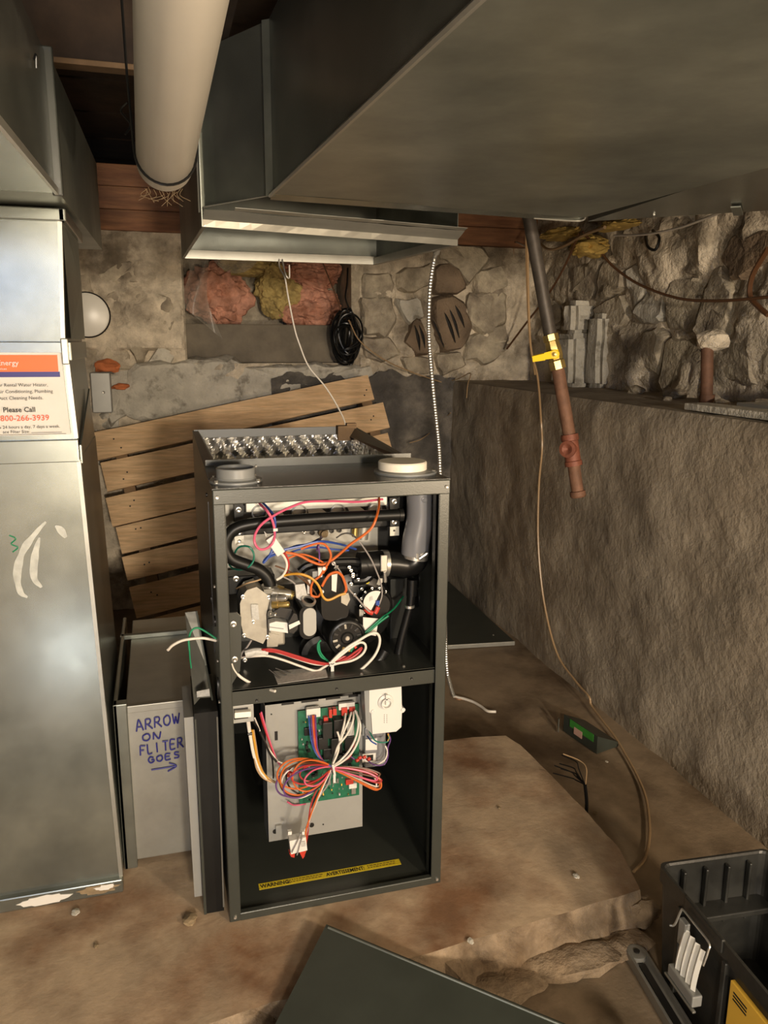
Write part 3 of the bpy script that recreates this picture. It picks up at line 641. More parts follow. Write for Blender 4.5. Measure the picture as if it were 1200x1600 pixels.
# folded rear edge of the underside, its right end curled
ea = [B_.lerp(D_, t) for t in [i/12 for i in range(13)]]
MB().add([p+Vector((0, 0, 0)) for p in ea]+[p+Vector((0, 0.028*(1-0.2*i/12), -0.006)) for i, p in enumerate(ea)], [[i, i+1, 14+i, 13+i] for i in range(12)]).build('rear_hem', 'galv', tr)
wire([tuple(ea[-3]+Vector((0, 0.022, -0.005))), tuple(ea[-1]+Vector((-0.02, 0.012, -0.006))), tuple(ea[-1]+Vector((0.002, 0.004, -0.004))), tuple(ea[-1]+Vector((0.002, -0.004, 0.004)))], 0.0022, 'galv_light', tr, 'curled_edge')
# branch duct running off to the right behind the trunk
br = thing('branch_duct', (1.4, 0.25, 1.38), 'galvanised branch duct running off to the right behind the trunk', 'duct')
b0, b1 = Vector((0.9585,0.4954,1.375)), Vector((1.2687,0.213,1.375))
dd = (b1-b0).normalized(); b2 = b0+dd*0.66; e3 = D_+dirR.normalized()*0.62+Vector((0.02, 0, 0.015)); off = Vector((dd.y, -dd.x, 0))*0.12
b2f = b2+Vector((-0.12, -0.22, 0))
MB().hexa([b0, b2, b2f, up(e3, b0.z), up(b0, 1.6), up(b2, 1.6), up(b2f, 1.6), up(e3, 1.6)]).build('duct_body', 'galv', br)
MB().tube([b0+dd*0.155-Vector((0,0,.002)), b0+dd*0.165+off*0.5-Vector((0,0,.002))], 0.0025, 6).build('joint_line', 'galv_light', br)
q0 = b0+dd*0.33
MB().sheet([q0+Vector((0, 0, -0.004)), q0+dd*0.02+Vector((0, 0, -0.004)), q0+dd*0.02+off+Vector((0, 0, -0.004)), q0+off+Vector((0, 0, -0.004))], 0.003).build('slip_joint', 'galv_dark', br)

# white plastic vent pipe hung under the joists
pe = Vector((-0.0487,0.085,1.3642)); pd = Vector((0.022, -1.052, 0.083)).normalized()
vp = thing('vent_pipe', tuple(pe), 'fat white plastic vent pipe hanging overhead, open end towards the furnace', 'pipe')
x_, y_ = frame(pd)
MB().lathe(pe, pd, [(0.039, 0.03), (0.039, 0.0), (0.0425, -0.001), (0.0445, 0.003), (0.0445, 1.6), (0.039, 1.6), (0.039, 0.03)], 40).build('pipe_wall', 'pvc_white', vp)
sp = pe+pd*0.055
ring = [sp+(x_*math.cos(t)+y_*math.sin(t))*0.0462+pd*0.03*math.sin(t)*0 for t in [2*PI*k/36 for k in range(36)]]
st = thing('pipe_hanger', tuple(sp), 'thin black strap looped under the white vent pipe', 'strap')
hl, hr = sp+Vector((-0.046, 0, 0)), sp+Vector((0.046, 0, 0))
low = [sp+Vector((math.cos(t)*0.0468, 0.0, math.sin(t)*0.0468)) for t in [PI+PI*k/16 for k in range(17)]]
MB().tube([Vector((hl.x-0.006, hl.y-0.10, 1.67)), hl+Vector((-0.004, -0.04, 0.09))]+low+[hr+Vector((0.002, -0.03, 0.07)), Vector((hr.x+0.03, hr.y-0.10, 1.67))], 0.0022, 6).build('strap_wire', 'rubber', st)
MB().tube(curve([hl+Vector((-0.006, -0.03, 0.06)), hl+Vector((-0.016, -0.02, 0.05)), hl+Vector((-0.004, -0.01, 0.035)), hl+Vector((-0.012, -0.01, 0.02))]), 0.0018, 6).build('twisted_tail', 'rubber', st)
cw = MB()
for k in range(16):
    a = pe+Vector((rd.uniform(-.04, .03), rd.uniform(-.004, .004), -0.040+rd.uniform(-.004, .004)))
    cw.tube(curve([a, a+Vector((rd.uniform(-.012, .012), 0.003, -.010)), a+Vector((rd.uniform(-.018, .02), 0.005, -rd.uniform(.012, .026)))], 4), 0.0003, 4)
tag(cw.build('cobweb', 'cardboard', None, 'wisps of dusty cobweb hanging from the end of the white pipe', 'cobweb'), kind='stuff')

# ------------------------------------------------------------------ the furnace
W, D, H = 0.426, 0.722, 0.838
fu = thing('furnace', (W/2, D/2, 0.0), 'charcoal upright gas furnace with its doors off, standing on the concrete pad', 'furnace')
T = 0.003
def part(mb, name, mm, parent=None, **k): return mb.build(name, mm, parent or fu, **k)
SCREW = None
def screw(p, d, r=0.005, parent=None, dark=False):
    """hex washer-head screw; all share one mesh"""
    global SCREW
    if SCREW is None:
        b = MB().lathe((0, 0, 0), (0, 0, 1), [(0, 0), (1.0, 0), (1.0, .18), (.62, .26)], 14).lathe((0, 0, .2), (0, 0, 1), [(.62, 0), (.62, .6), (.5, .72), (.25, .66), (0, .60)], 6)
        o = b.build('screw', 'zinc', fu); SCREW = o.data; bpy.data.objects.remove(o)
    o = bpy.data.objects.new('screw', SCREW); par = parent or fu; link(o, par, p)
    o.rotation_mode = 'QUATERNION'; o.rotation_quaternion = Vector(d).to_track_quat('Z', 'Y'); o.scale = (r, r, r)
    if dark:
        o.material_slots[0].link = 'OBJECT'; o.material_slots[0].material = M['chip']
    return o
FWD = (0, -1, 0)
# cabinet
part(B((0, 0.0, 0.0), (T, D, H)), 'side_panel', 'cabinet')
part(B((W-T, 0.0, 0.0), (W, D, H)), 'side_panel', 'cabinet')
part(B((0, D-T, 0.0), (W, D, H)), 'back_panel', 'cabinet_in')
part(B((T, 0.0, 0.003), (W-T, D, 0.010)), 'base_panel', 'cabinet')
part(MB().box((0, -0.002, 0.0), (0.021, 0.016, H), 0.002).box((0.0185, -0.001, 0.01), (0.021, 0.03, H-0.01)), 'frame_stile', 'cabinet')
part(MB().box((W-0.021, -0.002, 0.0), (W, 0.016, H), 0.002).box((W-0.021, -0.001, 0.01), (W-0.0185, 0.03, H-0.01)), 'frame_stile', 'cabinet')
part(MB().box((0.0, -0.003, H-0.026), (W, 0.012, H+0.001), 0.002), 'frame_rail', 'cabinet')
part(MB().box((0.019, -0.0025, 0.0), (W-0.019, 0.010, 0.017), 0.002), 'frame_rail', 'cabinet')
pebble = mat('pebbled charcoal enamel', (0.05, 0.05, 0.043), 0.22, 0.2, 0.1, 10, 0.25, 260, spec=0.7)
part(B((0.0, 0.0, H-0.001), (W, 0.235, H+0.002)), 'top_panel', pebble)
part(B((T, 0.225, H), (W-T, 0.230, H+0.018)), 'duct_flange', 'cabinet')
part(MB().hexa([(0.0, 0.10, H), (0.028, 0.10, H), (0.028, D, H), (0.0, D, H), (0.0, 0.10, H+0.003), (0.020, 0.10, H+0.003), (0.014, D, H+0.022), (0, D, H+0.022)]), 'duct_flange', 'cabinet')
part(MB().hexa([(W-0.024, 0.22, H), (W, 0.22, H), (W, D, H), (W-0.024, D, H), (W-0.010, 0.22, H+0.006), (W, 0.22, H+0.006), (W, D, H+0.022), (W-0.010, D, H+0.022)]), 'duct_flange', 'cabinet')
part(B((0.004, D-0.006, H), (W-0.02, D-0.001, H+0.024)), 'duct_flange', 'plastic_grey')
# foil faced insulation lining the outlet
def foil(u, v):
    x = 0.012+u*(W-0.024); z = H-0.16+v*0.165
    q = abs((u*11+v*3) % 1-0.5)+abs((u*11-v*3) % 1-0.5)
    return (x, D-0.014-0.013*q-0.006*abs(fb((x, z, 2), 3, 24)), z)
part(MB().grid(foil, 90, 36, False), 'foil_lining', 'foil')
def foil2(u, v):
    y = 0.24+u*(D-0.25); z = H-0.16+v*0.16
    q = abs((u*18+v*5) % 1-0.5)
    return (W-0.012-0.010*q-0.006*abs(fb((y, z, 5), 3, 28)), y, z)
part(MB().grid(foil2, 50, 24, False), 'foil_lining', 'foil')
def foil3(u, v):
    y = 0.24+u*(D-0.25); z = H-0.16+v*0.155
    return (0.010+0.010*abs((u*18+v*5) % 1-0.5)+0.006*abs(fb((y, z, 5), 3, 28)), y, z)
part(MB().grid(foil3, 50, 24, False), 'foil_lining', 'foil')
part(B((T, 0.23, H-0.17), (W-T, D-T, H-0.165)), 'heat_exchanger_top', 'cabinet_in')
part(B((W-0.055, D-0.035, H-0.01), (W-0.006, D-0.008, H+0.028)).box((W-0.03, D-0.03, H), (W-0.004, D-0.012, H+0.034)), 'flange_corner_tab', 'wood_dark')
# vent collar, left, and capped vent, right
vc = part(MB().lathe((0.046, 0.066, H+0.002), (0, 0, 1), [(0, 0.003), (0.043, 0.003), (0.046, 0.0), (0.046, 0.004), (0.036, 0.006), (0.034, 0.009), (0.034, 0.024), (0.0325, 0.0255), (0.031, 0.024), (0.031, 0.004), (0, 0.004)], 40), 'vent_collar', 'plastic_grey')
for sx, sy in ((-1, -1), (1, -1), (1, 1), (-1, 1)): screw((0.046+sx*0.036, 0.066+sy*0.026, H+0.007), (0, 0, 1), 0.0055, vc)
vf = part(MB().lathe((0.368, 0.088, H+0.002), (0, 0, 1), [(0, 0.0), (0.060, 0.0), (0.060, 0.004), (0.045, 0.006), (0, 0.006)], 40), 'vent_flange', 'plastic_grey')
part(MB().lathe((0.362, 0.088, H+0.008), (0, 0, 1), [(0.045, 0.0), (0.0465, 0.001), (0.0465, 0.014), (0.0445, 0.0165), (0, 0.0172)], 48), 'vent_cap', 'cap_white', vf)
screw((0.416, 0.062, H+0.006), (0, 0, 1), 0.006, vf)
screw((0.412, 0.118, H+0.006), (0, 0, 1), 0.006, vf)
for p in ((0.008, H-0.012), (W-0.008, H-0.012), (0.010, 0.011), (W-0.009, 0.011)): screw((p[0], -0.003, p[1]), FWD, 0.0055)
for p in [(0.1006,0.2249,0.8412),(0.3591,0.2249,0.8422)]: screw(p, FWD, 0.0045)
for y, z in ((0.03, 0.66), (0.03, 0.52), (0.03, 0.44)): screw((0.0, y, z), (-1, 0, 0), 0.005)
for y, z, a, b_ in ((0.045, 0.46, 0.010, 0.022), (0.06, 0.585, 0.010, 0.010), (0.16, 0.80, 0.004, 0.004), (0.14, 0.60, 0.004, 0.008)):
    k_ = part(MB().lathe((-0.0012, y, z), (-1, 0, 0), [(1.0, -0.002), (1.0, 0.0012), (0, 0.0012)], 20), 'knockout', 'chip')
    k_.scale = (1, a, b_)
part(B((-0.0015, 0.118, 0.50), (0.0, 0.121, 0.795)), 'panel_seam', 'chip')
# blower deck between the two compartments
part(MB().box((T, 0.004, 0.468), (W-T, 0.52, 0.472)).box((0.006, 0.004, 0.440), (W-0.006, 0.008, 0.472), 0.001), 'blower_deck', 'cabinet')
for p in [(0.064,0.004,0.4472),(0.2123,0.004,0.4515),(0.3587,0.004,0.4547)]: screw(p, FWD, 0.0042, None, True)

# ---- upper compartment
part(B((T, 0.235, 0.472), (W-T, 0.240, H-0.002)), 'vestibule_panel', 'cabinet_in')
part(MB().box((0.030, 0.196, 0.600), (0.345, 0.234, 0.800), 0.002), 'burner_panel', 'steel')
part(B((0.345, 0.20, 0.50), (W-T, 0.234, 0.81)), 'vestibule_insulation', 'black')
bx = part(MB().box((0.0513,0.15,0.7797), tuple(Vector((0.3736,0.15,0.7196))+Vector((0, 0.045, 0))), 0.002), 'burner_box', 'black')
part(MB().box((0.0683,0.135,0.7978), tuple(Vector((0.3474,0.135,0.7624))+Vector((0, 0.06, 0.004))), 0.002), 'burner_box_lip', 'galv_light', bx)
for x in (404, 466, 526, 583):
    c = Vector((0.0939,0.146,0.7672)); c2 = {404: (0.0939,0.146,0.7659), 466: (0.1702,0.146,0.7631), 526: (0.2461,0.146,0.7603), 583: (0.3201,0.146,0.7576)}[x]
    bt = part(MB().lathe(c2, FWD, [(0.0150, -0.003), (0.0150, 0.014), (0.0120, 0.015), (0.0115, 0.008), (0.0115, -0.002), (0, -0.002)], 24), 'burner_tube', 'steel', bx)
for tri in ([(0.1136,0.146,0.7761),(0.1332,0.146,0.7751),(0.1426,0.146,0.7545),(0.123,0.146,0.7606)], [(0.1853,0.146,0.7737),(0.2055,0.146,0.7739),(0.2281,0.146,0.7548),(0.1901,0.146,0.7569)], [(0.2641,0.146,0.7722),(0.2848,0.146,0.7711),(0.3057,0.146,0.7545),(0.2718,0.146,0.755)], [(0.3425,0.146,0.7721),(0.3585,0.146,0.7726),(0.3586,0.146,0.753),(0.348,0.146,0.7549)]):
    part(MB().sheet(tri, 0.003, FWD), 'gusset', 'steel', bx)
for q, s in (([(0.0468,0.125,0.7862),(0.0634,0.125,0.7866),(0.0624,0.125,0.719),(0.0457,0.125,0.7188)], [(0.0546,0.1235,0.7752),(0.0543,0.1235,0.7322)]), ([(0.3482,0.125,0.7836),(0.3679,0.125,0.784),(0.3686,0.125,0.7256),(0.35,0.125,0.7254)], [(0.3584,0.1235,0.7757),(0.3587,0.1235,0.7344)])):
    e = part(MB().sheet(q, 0.004, (0, 1, 0)), 'end_bracket', 'black')
    for p in s: screw(p, FWD, 0.0058, e)
part(MB().sheet([(0.0445,0.122,0.7258),(0.0623,0.122,0.7271),(0.0617,0.122,0.7086),(0.0451,0.122,0.7084)], 0.002, FWD), 'mounting_tab', 'galv_light'); screw((0.0534,0.1195,0.7172), FWD, 0.0055)
part(MB().sheet([(0.3478,0.122,0.7262),(0.3663,0.122,0.7264),(0.3665,0.122,0.7081),(0.3479,0.122,0.708)], 0.002, FWD), 'mounting_tab', 'galv_light'); screw((0.3564,0.1195,0.7185), FWD, 0.0035, None, True)
part(MB().box((0.3609,0.128,0.7837), tuple(Vector((0.369,0.128,0.7691))+Vector((0, 0.03, 0)))), 'bright_edge', 'galv_light')
screw((0.1892,0.194,0.7072), FWD, 0.004); 
for p in [(0.2063,0.195,0.7059),(0.2459,0.195,0.7075),(0.2619,0.195,0.7079)]: part(MB().lathe(p, FWD, [(0.005, -0.002), (0.005, 0.003), (0.003, 0.003), (0.003, 0.0005), (0, 0.0005)], 14), 'eyelet', 'chip')
ig = part(MB().lathe((0.227,0.193,0.7064), FWD, [(0.010, 0), (0.010, 0.01), (0.007, 0.014), (0.007, 0.022), (0, 0.022)], 18), 'igniter', 'cardboard')
fs = part(MB().cyl((0.2918,0.18,0.7176), (0.2904,0.18,0.6962), 0.006, 14), 'flame_sensor', 'brass')
part(MB().cyl((0.3105,0.185,0.7153), (0.3078,0.185,0.6885), 0.012, 18), 'sight_tube', 'steel')
# gas manifold pipe: across the burners, round and down into the valve
MPTS = [(0.3529,0.075,0.7606),(0.2722,0.075,0.7614),(0.1987,0.075,0.7618),(0.1153,0.075,0.7605),(0.071,0.075,0.7583),(0.0433,0.075,0.7516),(0.0279,0.075,0.7358),(0.0248,0.075,0.7145),(0.0345,0.075,0.6958),(0.0595,0.075,0.6831),(0.0813,0.075,0.6729),(0.0963,0.075,0.6582),(0.1029,0.075,0.6404),(0.1011,0.075,0.6156)]
part(MB().tube(curve(MPTS, 8), 0.0112, 16), 'gas_manifold', 'black')
part(MB().lathe((0.3555,0.075,0.7605), (1, 0, 0), [(0, -0.004), (0.0128, -0.004), (0.0128, 0.004), (0, 0.006)], 18), 'manifold_cap', 'black')
# gas valve
part(B((0.0285,0.12,0.6477), tuple(Vector((0.1182,0.12,0.6112))+Vector((0, 0.05, 0))), 0.003), 'valve_shelf', 'black')
screw((0.0449,0.118,0.6433), FWD, 0.0055)
gv = part(MB().sheet([(0.0444,0.05,0.6176),(0.0506,0.05,0.6329),(0.0578,0.05,0.642),(0.0752,0.05,0.6466),(0.0968,0.05,0.6277),(0.0978,0.05,0.619),(0.0912,0.05,0.5925),(0.0913,0.05,0.5488),(0.0838,0.05,0.5358),(0.0665,0.05,0.5451),(0.0493,0.05,0.5543),(0.0444,0.05,0.582)], 0.055, (0, 1, 0)), 'gas_valve', 'cast')
part(MB().sheet([(0.0637,0.048,0.6153),(0.0764,0.048,0.6142),(0.0779,0.048,0.5845),(0.0651,0.048,0.5869)], 0.002, FWD), 'valve_label', 'label_silver', gv)
for p in [(0.0504,0.049,0.6296),(0.0674,0.049,0.5802),(0.0504,0.049,0.5558),(0.0923,0.049,0.5478),(0.0966,0.049,0.6244)]: screw(p, FWD, 0.0042, gv)
part(MB().box((0.0956,0.058,0.629), tuple(Vector((0.1265,0.058,0.5257))+Vector((0, 0.05, 0))), 0.004), 'valve_body', 'cast', gv)
part(MB().sheet([(0.0949,0.054,0.6229),(0.0985,0.054,0.6251),(0.0953,0.054,0.5907),(0.0953,0.054,0.5482),(0.0906,0.054,0.5474)], 0.002, FWD), 'valve_gasket', 'chip', gv)
part(MB().cyl((0.1017,0.075,0.6405), (0.101,0.075,0.6131), 0.015, 18), 'inlet_boss', 'cast', gv)
part(MB().cyl((0.0886,0.058,0.632), (0.1075,0.058,0.6329), 0.008, 6), 'inlet_nut', 'zinc', gv)
def spigot(a, b, r, mm, nm='pressure_tap'): 
    a, b = Vector(a), Vector(b); d = (b-a); L = d.length
    return part(MB().lathe(a, d, [(0, 0), (r*1.25, 0), (r*1.25, L*0.35), (r, L*0.37), (r, L*0.93), (r*0.8, L), (r*0.45, L), (r*0.4, L*0.9), (0, L*0.9)], 18), nm, mm, gv)
spigot((0.1031,0.045,0.6239), (0.1266,0.03,0.6279), 0.0050, 'zinc')
spigot((0.1028,0.045,0.6116), (0.131,0.03,0.6153), 0.0055, 'brass')
spigot((0.103,0.06,0.6314), (0.1381,0.05,0.6267), 0.0075, 'cast')
spigot((0.1146,0.075,0.6294), (0.1452,0.065,0.6188), 0.0085, 'brass', 'outlet_boss')
spigot((0.0953,0.045,0.5963), (0.108,0.035,0.5949), 0.0040, 'zinc')
spigot((0.1102,0.05,0.5969), (0.1156,0.038,0.603), 0.0045, 'zinc', 'adjusting_screw')
part(MB().sheet([(0.1036,0.036,0.6011),(0.1154,0.036,0.6086),(0.1365,0.036,0.603),(0.1337,0.036,0.5822),(0.122,0.036,0.587),(0.1034,0.036,0.5937)], 0.05, (0, 1, 0)), 'valve_switch', 'chip', gv)
vl = part(MB().sheet([(0.0939,0.028,0.5827),(0.1055,0.028,0.5853),(0.1265,0.028,0.5808),(0.1273,0.028,0.5609),(0.0935,0.028,0.5692)], 0.022, (0, 1, 0)), 'valve_connector', 'white', gv)
part(MB().sheet([(0.0936,0.0275,0.5768),(0.1192,0.0275,0.5706),(0.1191,0.0275,0.5693),(0.0936,0.0275,0.5755)], 0.001, FWD), 'connector_slot', 'plastic_grey', gv)
part(MB().sheet([(0.1267,0.022,0.5805),(0.1376,0.022,0.6003),(0.1435,0.022,0.5973),(0.1456,0.022,0.5848),(0.1441,0.022,0.5689),(0.1369,0.022,0.5609),(0.1287,0.022,0.5642)], 0.04, (0, 1, 0)), 'plug_housing', 'chip', gv)
part(MB().sheet([(0.1276,0.02,0.5799),(0.1465,0.02,0.5867),(0.1487,0.02,0.5803),(0.1285,0.02,0.5712)], 0.002, FWD), 'plug_label', 'paper', gv)
part(MB().sheet([(0.0933,0.055,0.5555),(0.1145,0.055,0.5484),(0.1116,0.055,0.5258),(0.0913,0.055,0.5254)], 0.045, (0, 1, 0)), 'outlet_block', 'cast', gv)
# left mounting bracket
lb = part(MB().sheet([(0.0182,0.028,0.6092),(0.0362,0.028,0.6088),(0.0438,0.028,0.5996),(0.0415,0.028,0.529),(0.0382,0.028,0.4971),(0.0151,0.028,0.4598)], 0.004, (0, 1, 0)), 'side_bracket', 'cabinet')
for p in [(0.0296,0.026,0.5872),(0.0296,0.026,0.52)]: screw(p, FWD, 0.0055, lb)
screw((0.018,0.02,0.6817), FWD, 0.003)
# capacitor
def stadium(c, w, h, n=10):
    out = []
    for k in range(2*n+2):
        a = PI*k/n if k <= n else PI+PI*(k-n-1)/n
        out.append((c[0]+w*math.cos(a), c[1], c[2]+(h if k <= n else -h)+w*math.sin(a)))
    return out
c0 = Vector((0.1683,0.03,0.5773))
cp = part(MB().sheet(stadium(c0+Vector((-0.003, 0.004, -0.002)), 0.0155, 0.017), 0.07, (0, 1, 0)), 'capacitor', 'rubber')
part(MB().sheet(stadium(c0, 0.0122, 0.0150), 0.005, (0, 1, 0)), 'capacitor_end', 'bracket', cp)
part(MB().lathe(c0+Vector((0, 0.012, 0.036)), (0.2, -0.5, 1), [(0.014, 0), (0.014, 0.004), (0.010, 0.005), (0.010, 0.0), (0.014, 0)], 24), 'clamp_ring', 'zinc', cp)
# inducer housing with moulded scroll, then motor
ih = part(MB().lathe((0.2731,0.16,0.5581), FWD, [(0, -0.03), (0.080, -0.03), (0.084, -0.02), (0.084, 0.03), (0.078, 0.04), (0.055, 0.048), (0, 0.050)], 48), 'inducer_housing', 'rubber')
SC = curve([(0.1636,0.105,0.6531),(0.1786,0.105,0.6634),(0.2061,0.105,0.6665),(0.2413,0.105,0.6665),(0.2745,0.105,0.6641),(0.299,0.105,0.6545),(0.3055,0.105,0.6383),(0.2925,0.105,0.6262),(0.2693,0.105,0.6255)], 6)
part(MB().tube(SC, 0.0085, 10), 'moulded_rib', 'rubber', ih)
part(MB().tube(curve([(0.2053,0.115,0.6444),(0.2371,0.115,0.6511),(0.2718,0.115,0.6485),(0.2847,0.115,0.6383),(0.2769,0.115,0.6324)], 6), 0.006, 8), 'moulded_rib', 'rubber', ih)
part(MB().lathe((0.2083,0.14,0.4688), FWD, [(0.04, -0.02), (0.043, 0.0), (0.040, 0.01), (0.028, 0.012), (0.027, 0.004), (0, 0.004)], 30), 'lower_flange', 'rubber', ih)
for p in [(0.26,0.098,0.6555),(0.2638,0.098,0.6487),(0.2195,0.098,0.6521),(0.2347,0.098,0.6599),(0.2676,0.098,0.6407),(0.2778,0.098,0.6295),(0.2855,0.098,0.6093),(0.2676,0.098,0.6368),(0.2637,0.098,0.6215),(0.2713,0.098,0.5987),(0.2057,0.098,0.6506)]: screw(p, FWD, 0.0034, ih)
part(MB().lathe((0.2964,0.1,0.6235), FWD, [(0, 0), (0.0042, 0), (0.0042, 0.001), (0, 0.001)], 16), 'yellow_dot', 'yellow', ih)
mo = part(MB().lathe((0.2429,0.11,0.5323), FWD, [(0, 0), (0.037, 0), (0.038, 0.008), (0.038, 0.058), (0.0355, 0.064), (0.030, 0.066), (0.0285, 0.0635), (0.013, 0.0635), (0.010, 0.066), (0, 0.066)], 48), 'inducer_motor', 'rubber')
mc = Vector((0.2429,0.11,0.5323))+Vector((0, -0.0635, 0))
for k in range(12):
    a = 2*PI*k/12+0.15; q = mc+Vector((math.cos(a)*0.0235, -0.0002, math.sin(a)*0.0235))
    mt = Matrix.Translation(q) @ Matrix.Rotation(-a, 4, 'Y')
    mm = 'brass' if k in (8, 9) else 'relay_red' if k == 10 else 'cast' if k in (3, 6, 7, 11) else 'chip'
    part(MB().box((-0.0048, -0.0012, -0.0024), (0.0048, 0.0008, 0.0024), 0.0008, mt), 'vent_slot', mm, mo)
part(MB().lathe(mc+Vector((0, -0.001, 0)), FWD, [(0.0055, -0.002), (0.0055, 0.001), (0.0035, 0.0025), (0, 0.0025)], 16), 'shaft_end', 'zinc', mo)
part(MB().lathe(mc+Vector((0, -0.001, 0)), FWD, [(0.0085, -0.002), (0.0085, 0.0006), (0.0068, 0.0012), (0.0066, 0), (0.0060, -0.002)], 20), 'shaft_bushing', 'chip', mo)
part(MB().tube([mc+Vector((math.cos(t)*0.0345, -0.001, math.sin(t)*0.0345)) for t in [2*PI*k/40 for k in range(40)]], 0.0014, 6, closed=True), 'end_bell_rim', 'rubber', mo)
part(MB().sheet(curve([(0.1952,0.055,0.5963),(0.1968,0.055,0.6314),(0.2031,0.055,0.6533),(0.2178,0.055,0.6609),(0.2349,0.055,0.6558),(0.2447,0.055,0.6337),(0.2482,0.055,0.5954),(0.2419,0.055,0.5691),(0.2022,0.055,0.5703)], 4, True), 0.05, (0, 1, 0)), 'motor_bracket', 'rubber', mo)
part(MB().sheet([(0.215,0.0535,0.6578),(0.226,0.0535,0.6594),(0.2233,0.0535,0.6233),(0.2147,0.0535,0.6278)], 0.0015, FWD), 'motor_label', 'paper', mo)
part(MB().sheet([(0.2329,0.058,0.6186),(0.2466,0.058,0.62),(0.2502,0.058,0.6069),(0.244,0.058,0.5947),(0.2328,0.058,0.6021)], 0.006, FWD), 'terminal_tab', 'cast', mo)
part(MB().sheet([(0.2758,0.055,0.5685),(0.3063,0.055,0.563),(0.3051,0.055,0.5527),(0.3013,0.055,0.5282),(0.2758,0.055,0.536)], 0.002, FWD), 'white_tag', 'paper')
# exhaust: rubber elbow, clamps, grey plastic pipe up to the vent
EL = curve([(0.2796,0.105,0.6585),(0.3185,0.105,0.6583),(0.3513,0.105,0.6559),(0.3792,0.105,0.6512),(0.3951,0.105,0.658),(0.4002,0.105,0.6734)], 8)
part(MB().tube(EL, 0.0250, 20), 'rubber_elbow', 'rubber')
part(MB().tube(curve([(0.3263,0.105,0.6577),(0.3381,0.105,0.6568)], 4), 0.0264, 24), 'hose_clamp', 'zinc')
part(B((0.3167,0.076,0.6818), tuple(Vector((0.3311,0.076,0.6487))+Vector((0, 0.006, 0))), 0.002), 'clamp_housing', 'zinc')
part(MB().cyl((0.3249,0.077,0.6489), (0.3272,0.08,0.6271), 0.0036, 10), 'clamp_screw', 'zinc')
part(MB().tube([(0.3936,0.097,0.6734),(0.3924,0.097,0.6656)], 0.0262, 24), 'hose_clamp', 'zinc')
part(MB().box((0.3852,0.068,0.6842), tuple(Vector((0.4038,0.068,0.6714))+Vector((0, 0.006, 0))), 0.002), 'clamp_housing', 'zinc')
part(MB().cyl((0.3913,0.066,0.6728), (0.4081,0.066,0.6832), 0.0036, 10), 'clamp_screw', 'zinc')
part(MB().tube(curve([(0.4012,0.095,0.8197),(0.4017,0.095,0.7843),(0.4023,0.095,0.7511),(0.3988,0.095,0.7255),(0.3938,0.095,0.7013),(0.3916,0.095,0.6741)], 8), [0.0272]*41, 28), 'exhaust_pipe', 'pvc_grey')
part(MB().lathe((0.4002,0.0675,0.7884), FWD, [(0.0055, -0.004), (0.0055, 0.0018), (0.0045, 0.002), (0.004, 0.0012), (0, 0.001)], 16), 'moulding_mark', 'pvc_grey')
# pressure switch
ps = part(MB().lathe((0.3081,0.085,0.5853), FWD, [(0, 0), (0.030, 0), (0.031, 0.004), (0.031, 0.010), (0.027, 0.012), (0.026, 0.020), (0.024, 0.022), (0, 0.022)], 36), 'pressure_switch', 'rubber')
pc = Vector((0.3019,0.0625,0.5933)); hl_ = []
for k in range(15): 
    a = math.radians(62)+PI*k/14; hl_.append(pc+Vector((math.cos(a)*0.0235, 0, math.sin(a)*0.0235)))
part(MB().sheet(hl_, 0.0012, FWD), 'switch_label', 'paper', ps)
part(MB().sheet([pc+Vector((-0.012, -0.0012, 0.003)), pc+Vector((-0.004, -0.0012, 0.006)), pc+Vector((-0.006, -0.0012, 0.014)), pc+Vector((-0.012, -0.0012, 0.012))], 0.0004, FWD), 'label_print', 'paper_grey', ps)
for k in range(12):
    a = 2*PI*k/12+0.2; screw(Vector((0.3053,0.075,0.5888))+Vector((math.cos(a)*0.0285, 0, math.sin(a)*0.0285)), FWD, 0.0028, ps)
part(MB().tube([(0.2804,0.058,0.5838),(0.288,0.058,0.5766),(0.2956,0.058,0.5733)], 0.0045, 8), 'spade_boot', 'relay_red', ps)
part(MB().tube([(0.3071,0.058,0.5852),(0.3033,0.058,0.5765),(0.3007,0.058,0.5729)], 0.0045, 8), 'spade_boot', 'relay_red', ps)
part(MB().tube([(0.3063,0.06,0.5976),(0.3063,0.06,0.5885)], 0.0042, 8), 'spade_boot', 'w_blue', ps)
part(MB().sheet([(0.2733,0.075,0.5787),(0.2835,0.075,0.5751),(0.2797,0.075,0.5624),(0.2733,0.075,0.5643)], 0.003, FWD), 'mounting_ear', 'galv_light', ps)
part(MB().sheet([(0.3069,0.072,0.6273),(0.3107,0.072,0.6385),(0.3184,0.072,0.6379),(0.3184,0.072,0.6302),(0.3121,0.072,0.6243)], 0.003, FWD), 'mounting_ear', 'galv_light', ps)
# drain hoses and the trap area on the right
part(MB().tube(curve([(0.3844,0.09,0.5983),(0.3821,0.09,0.5718),(0.3745,0.09,0.5416),(0.3668,0.09,0.5126),(0.3591,0.09,0.4793),(0.3553,0.09,0.4509),(0.3514,0.09,0.4348)], 7), 0.0085, 14), 'drain_hose', 'rubber')
part(MB().cyl((0.3854,0.09,0.6247), (0.3845,0.09,0.5916), 0.0105, 16), 'hose_socket', 'rubber')
part(MB().cyl((0.3801,0.088,0.5726), (0.3802,0.088,0.5673), 0.0100, 16), 'hose_clip', 'zinc')
part(MB().cyl((0.3498,0.085,0.4536), (0.3499,0.085,0.4357), 0.0135, 16), 'hose_socket', 'rubber')
part(MB().tube(curve([(0.3266,0.075,0.4887),(0.3162,0.075,0.4723),(0.3058,0.075,0.4599),(0.3032,0.075,0.444)], 6), [0.012]*19, 14), 'drain_stub', 'rubber')
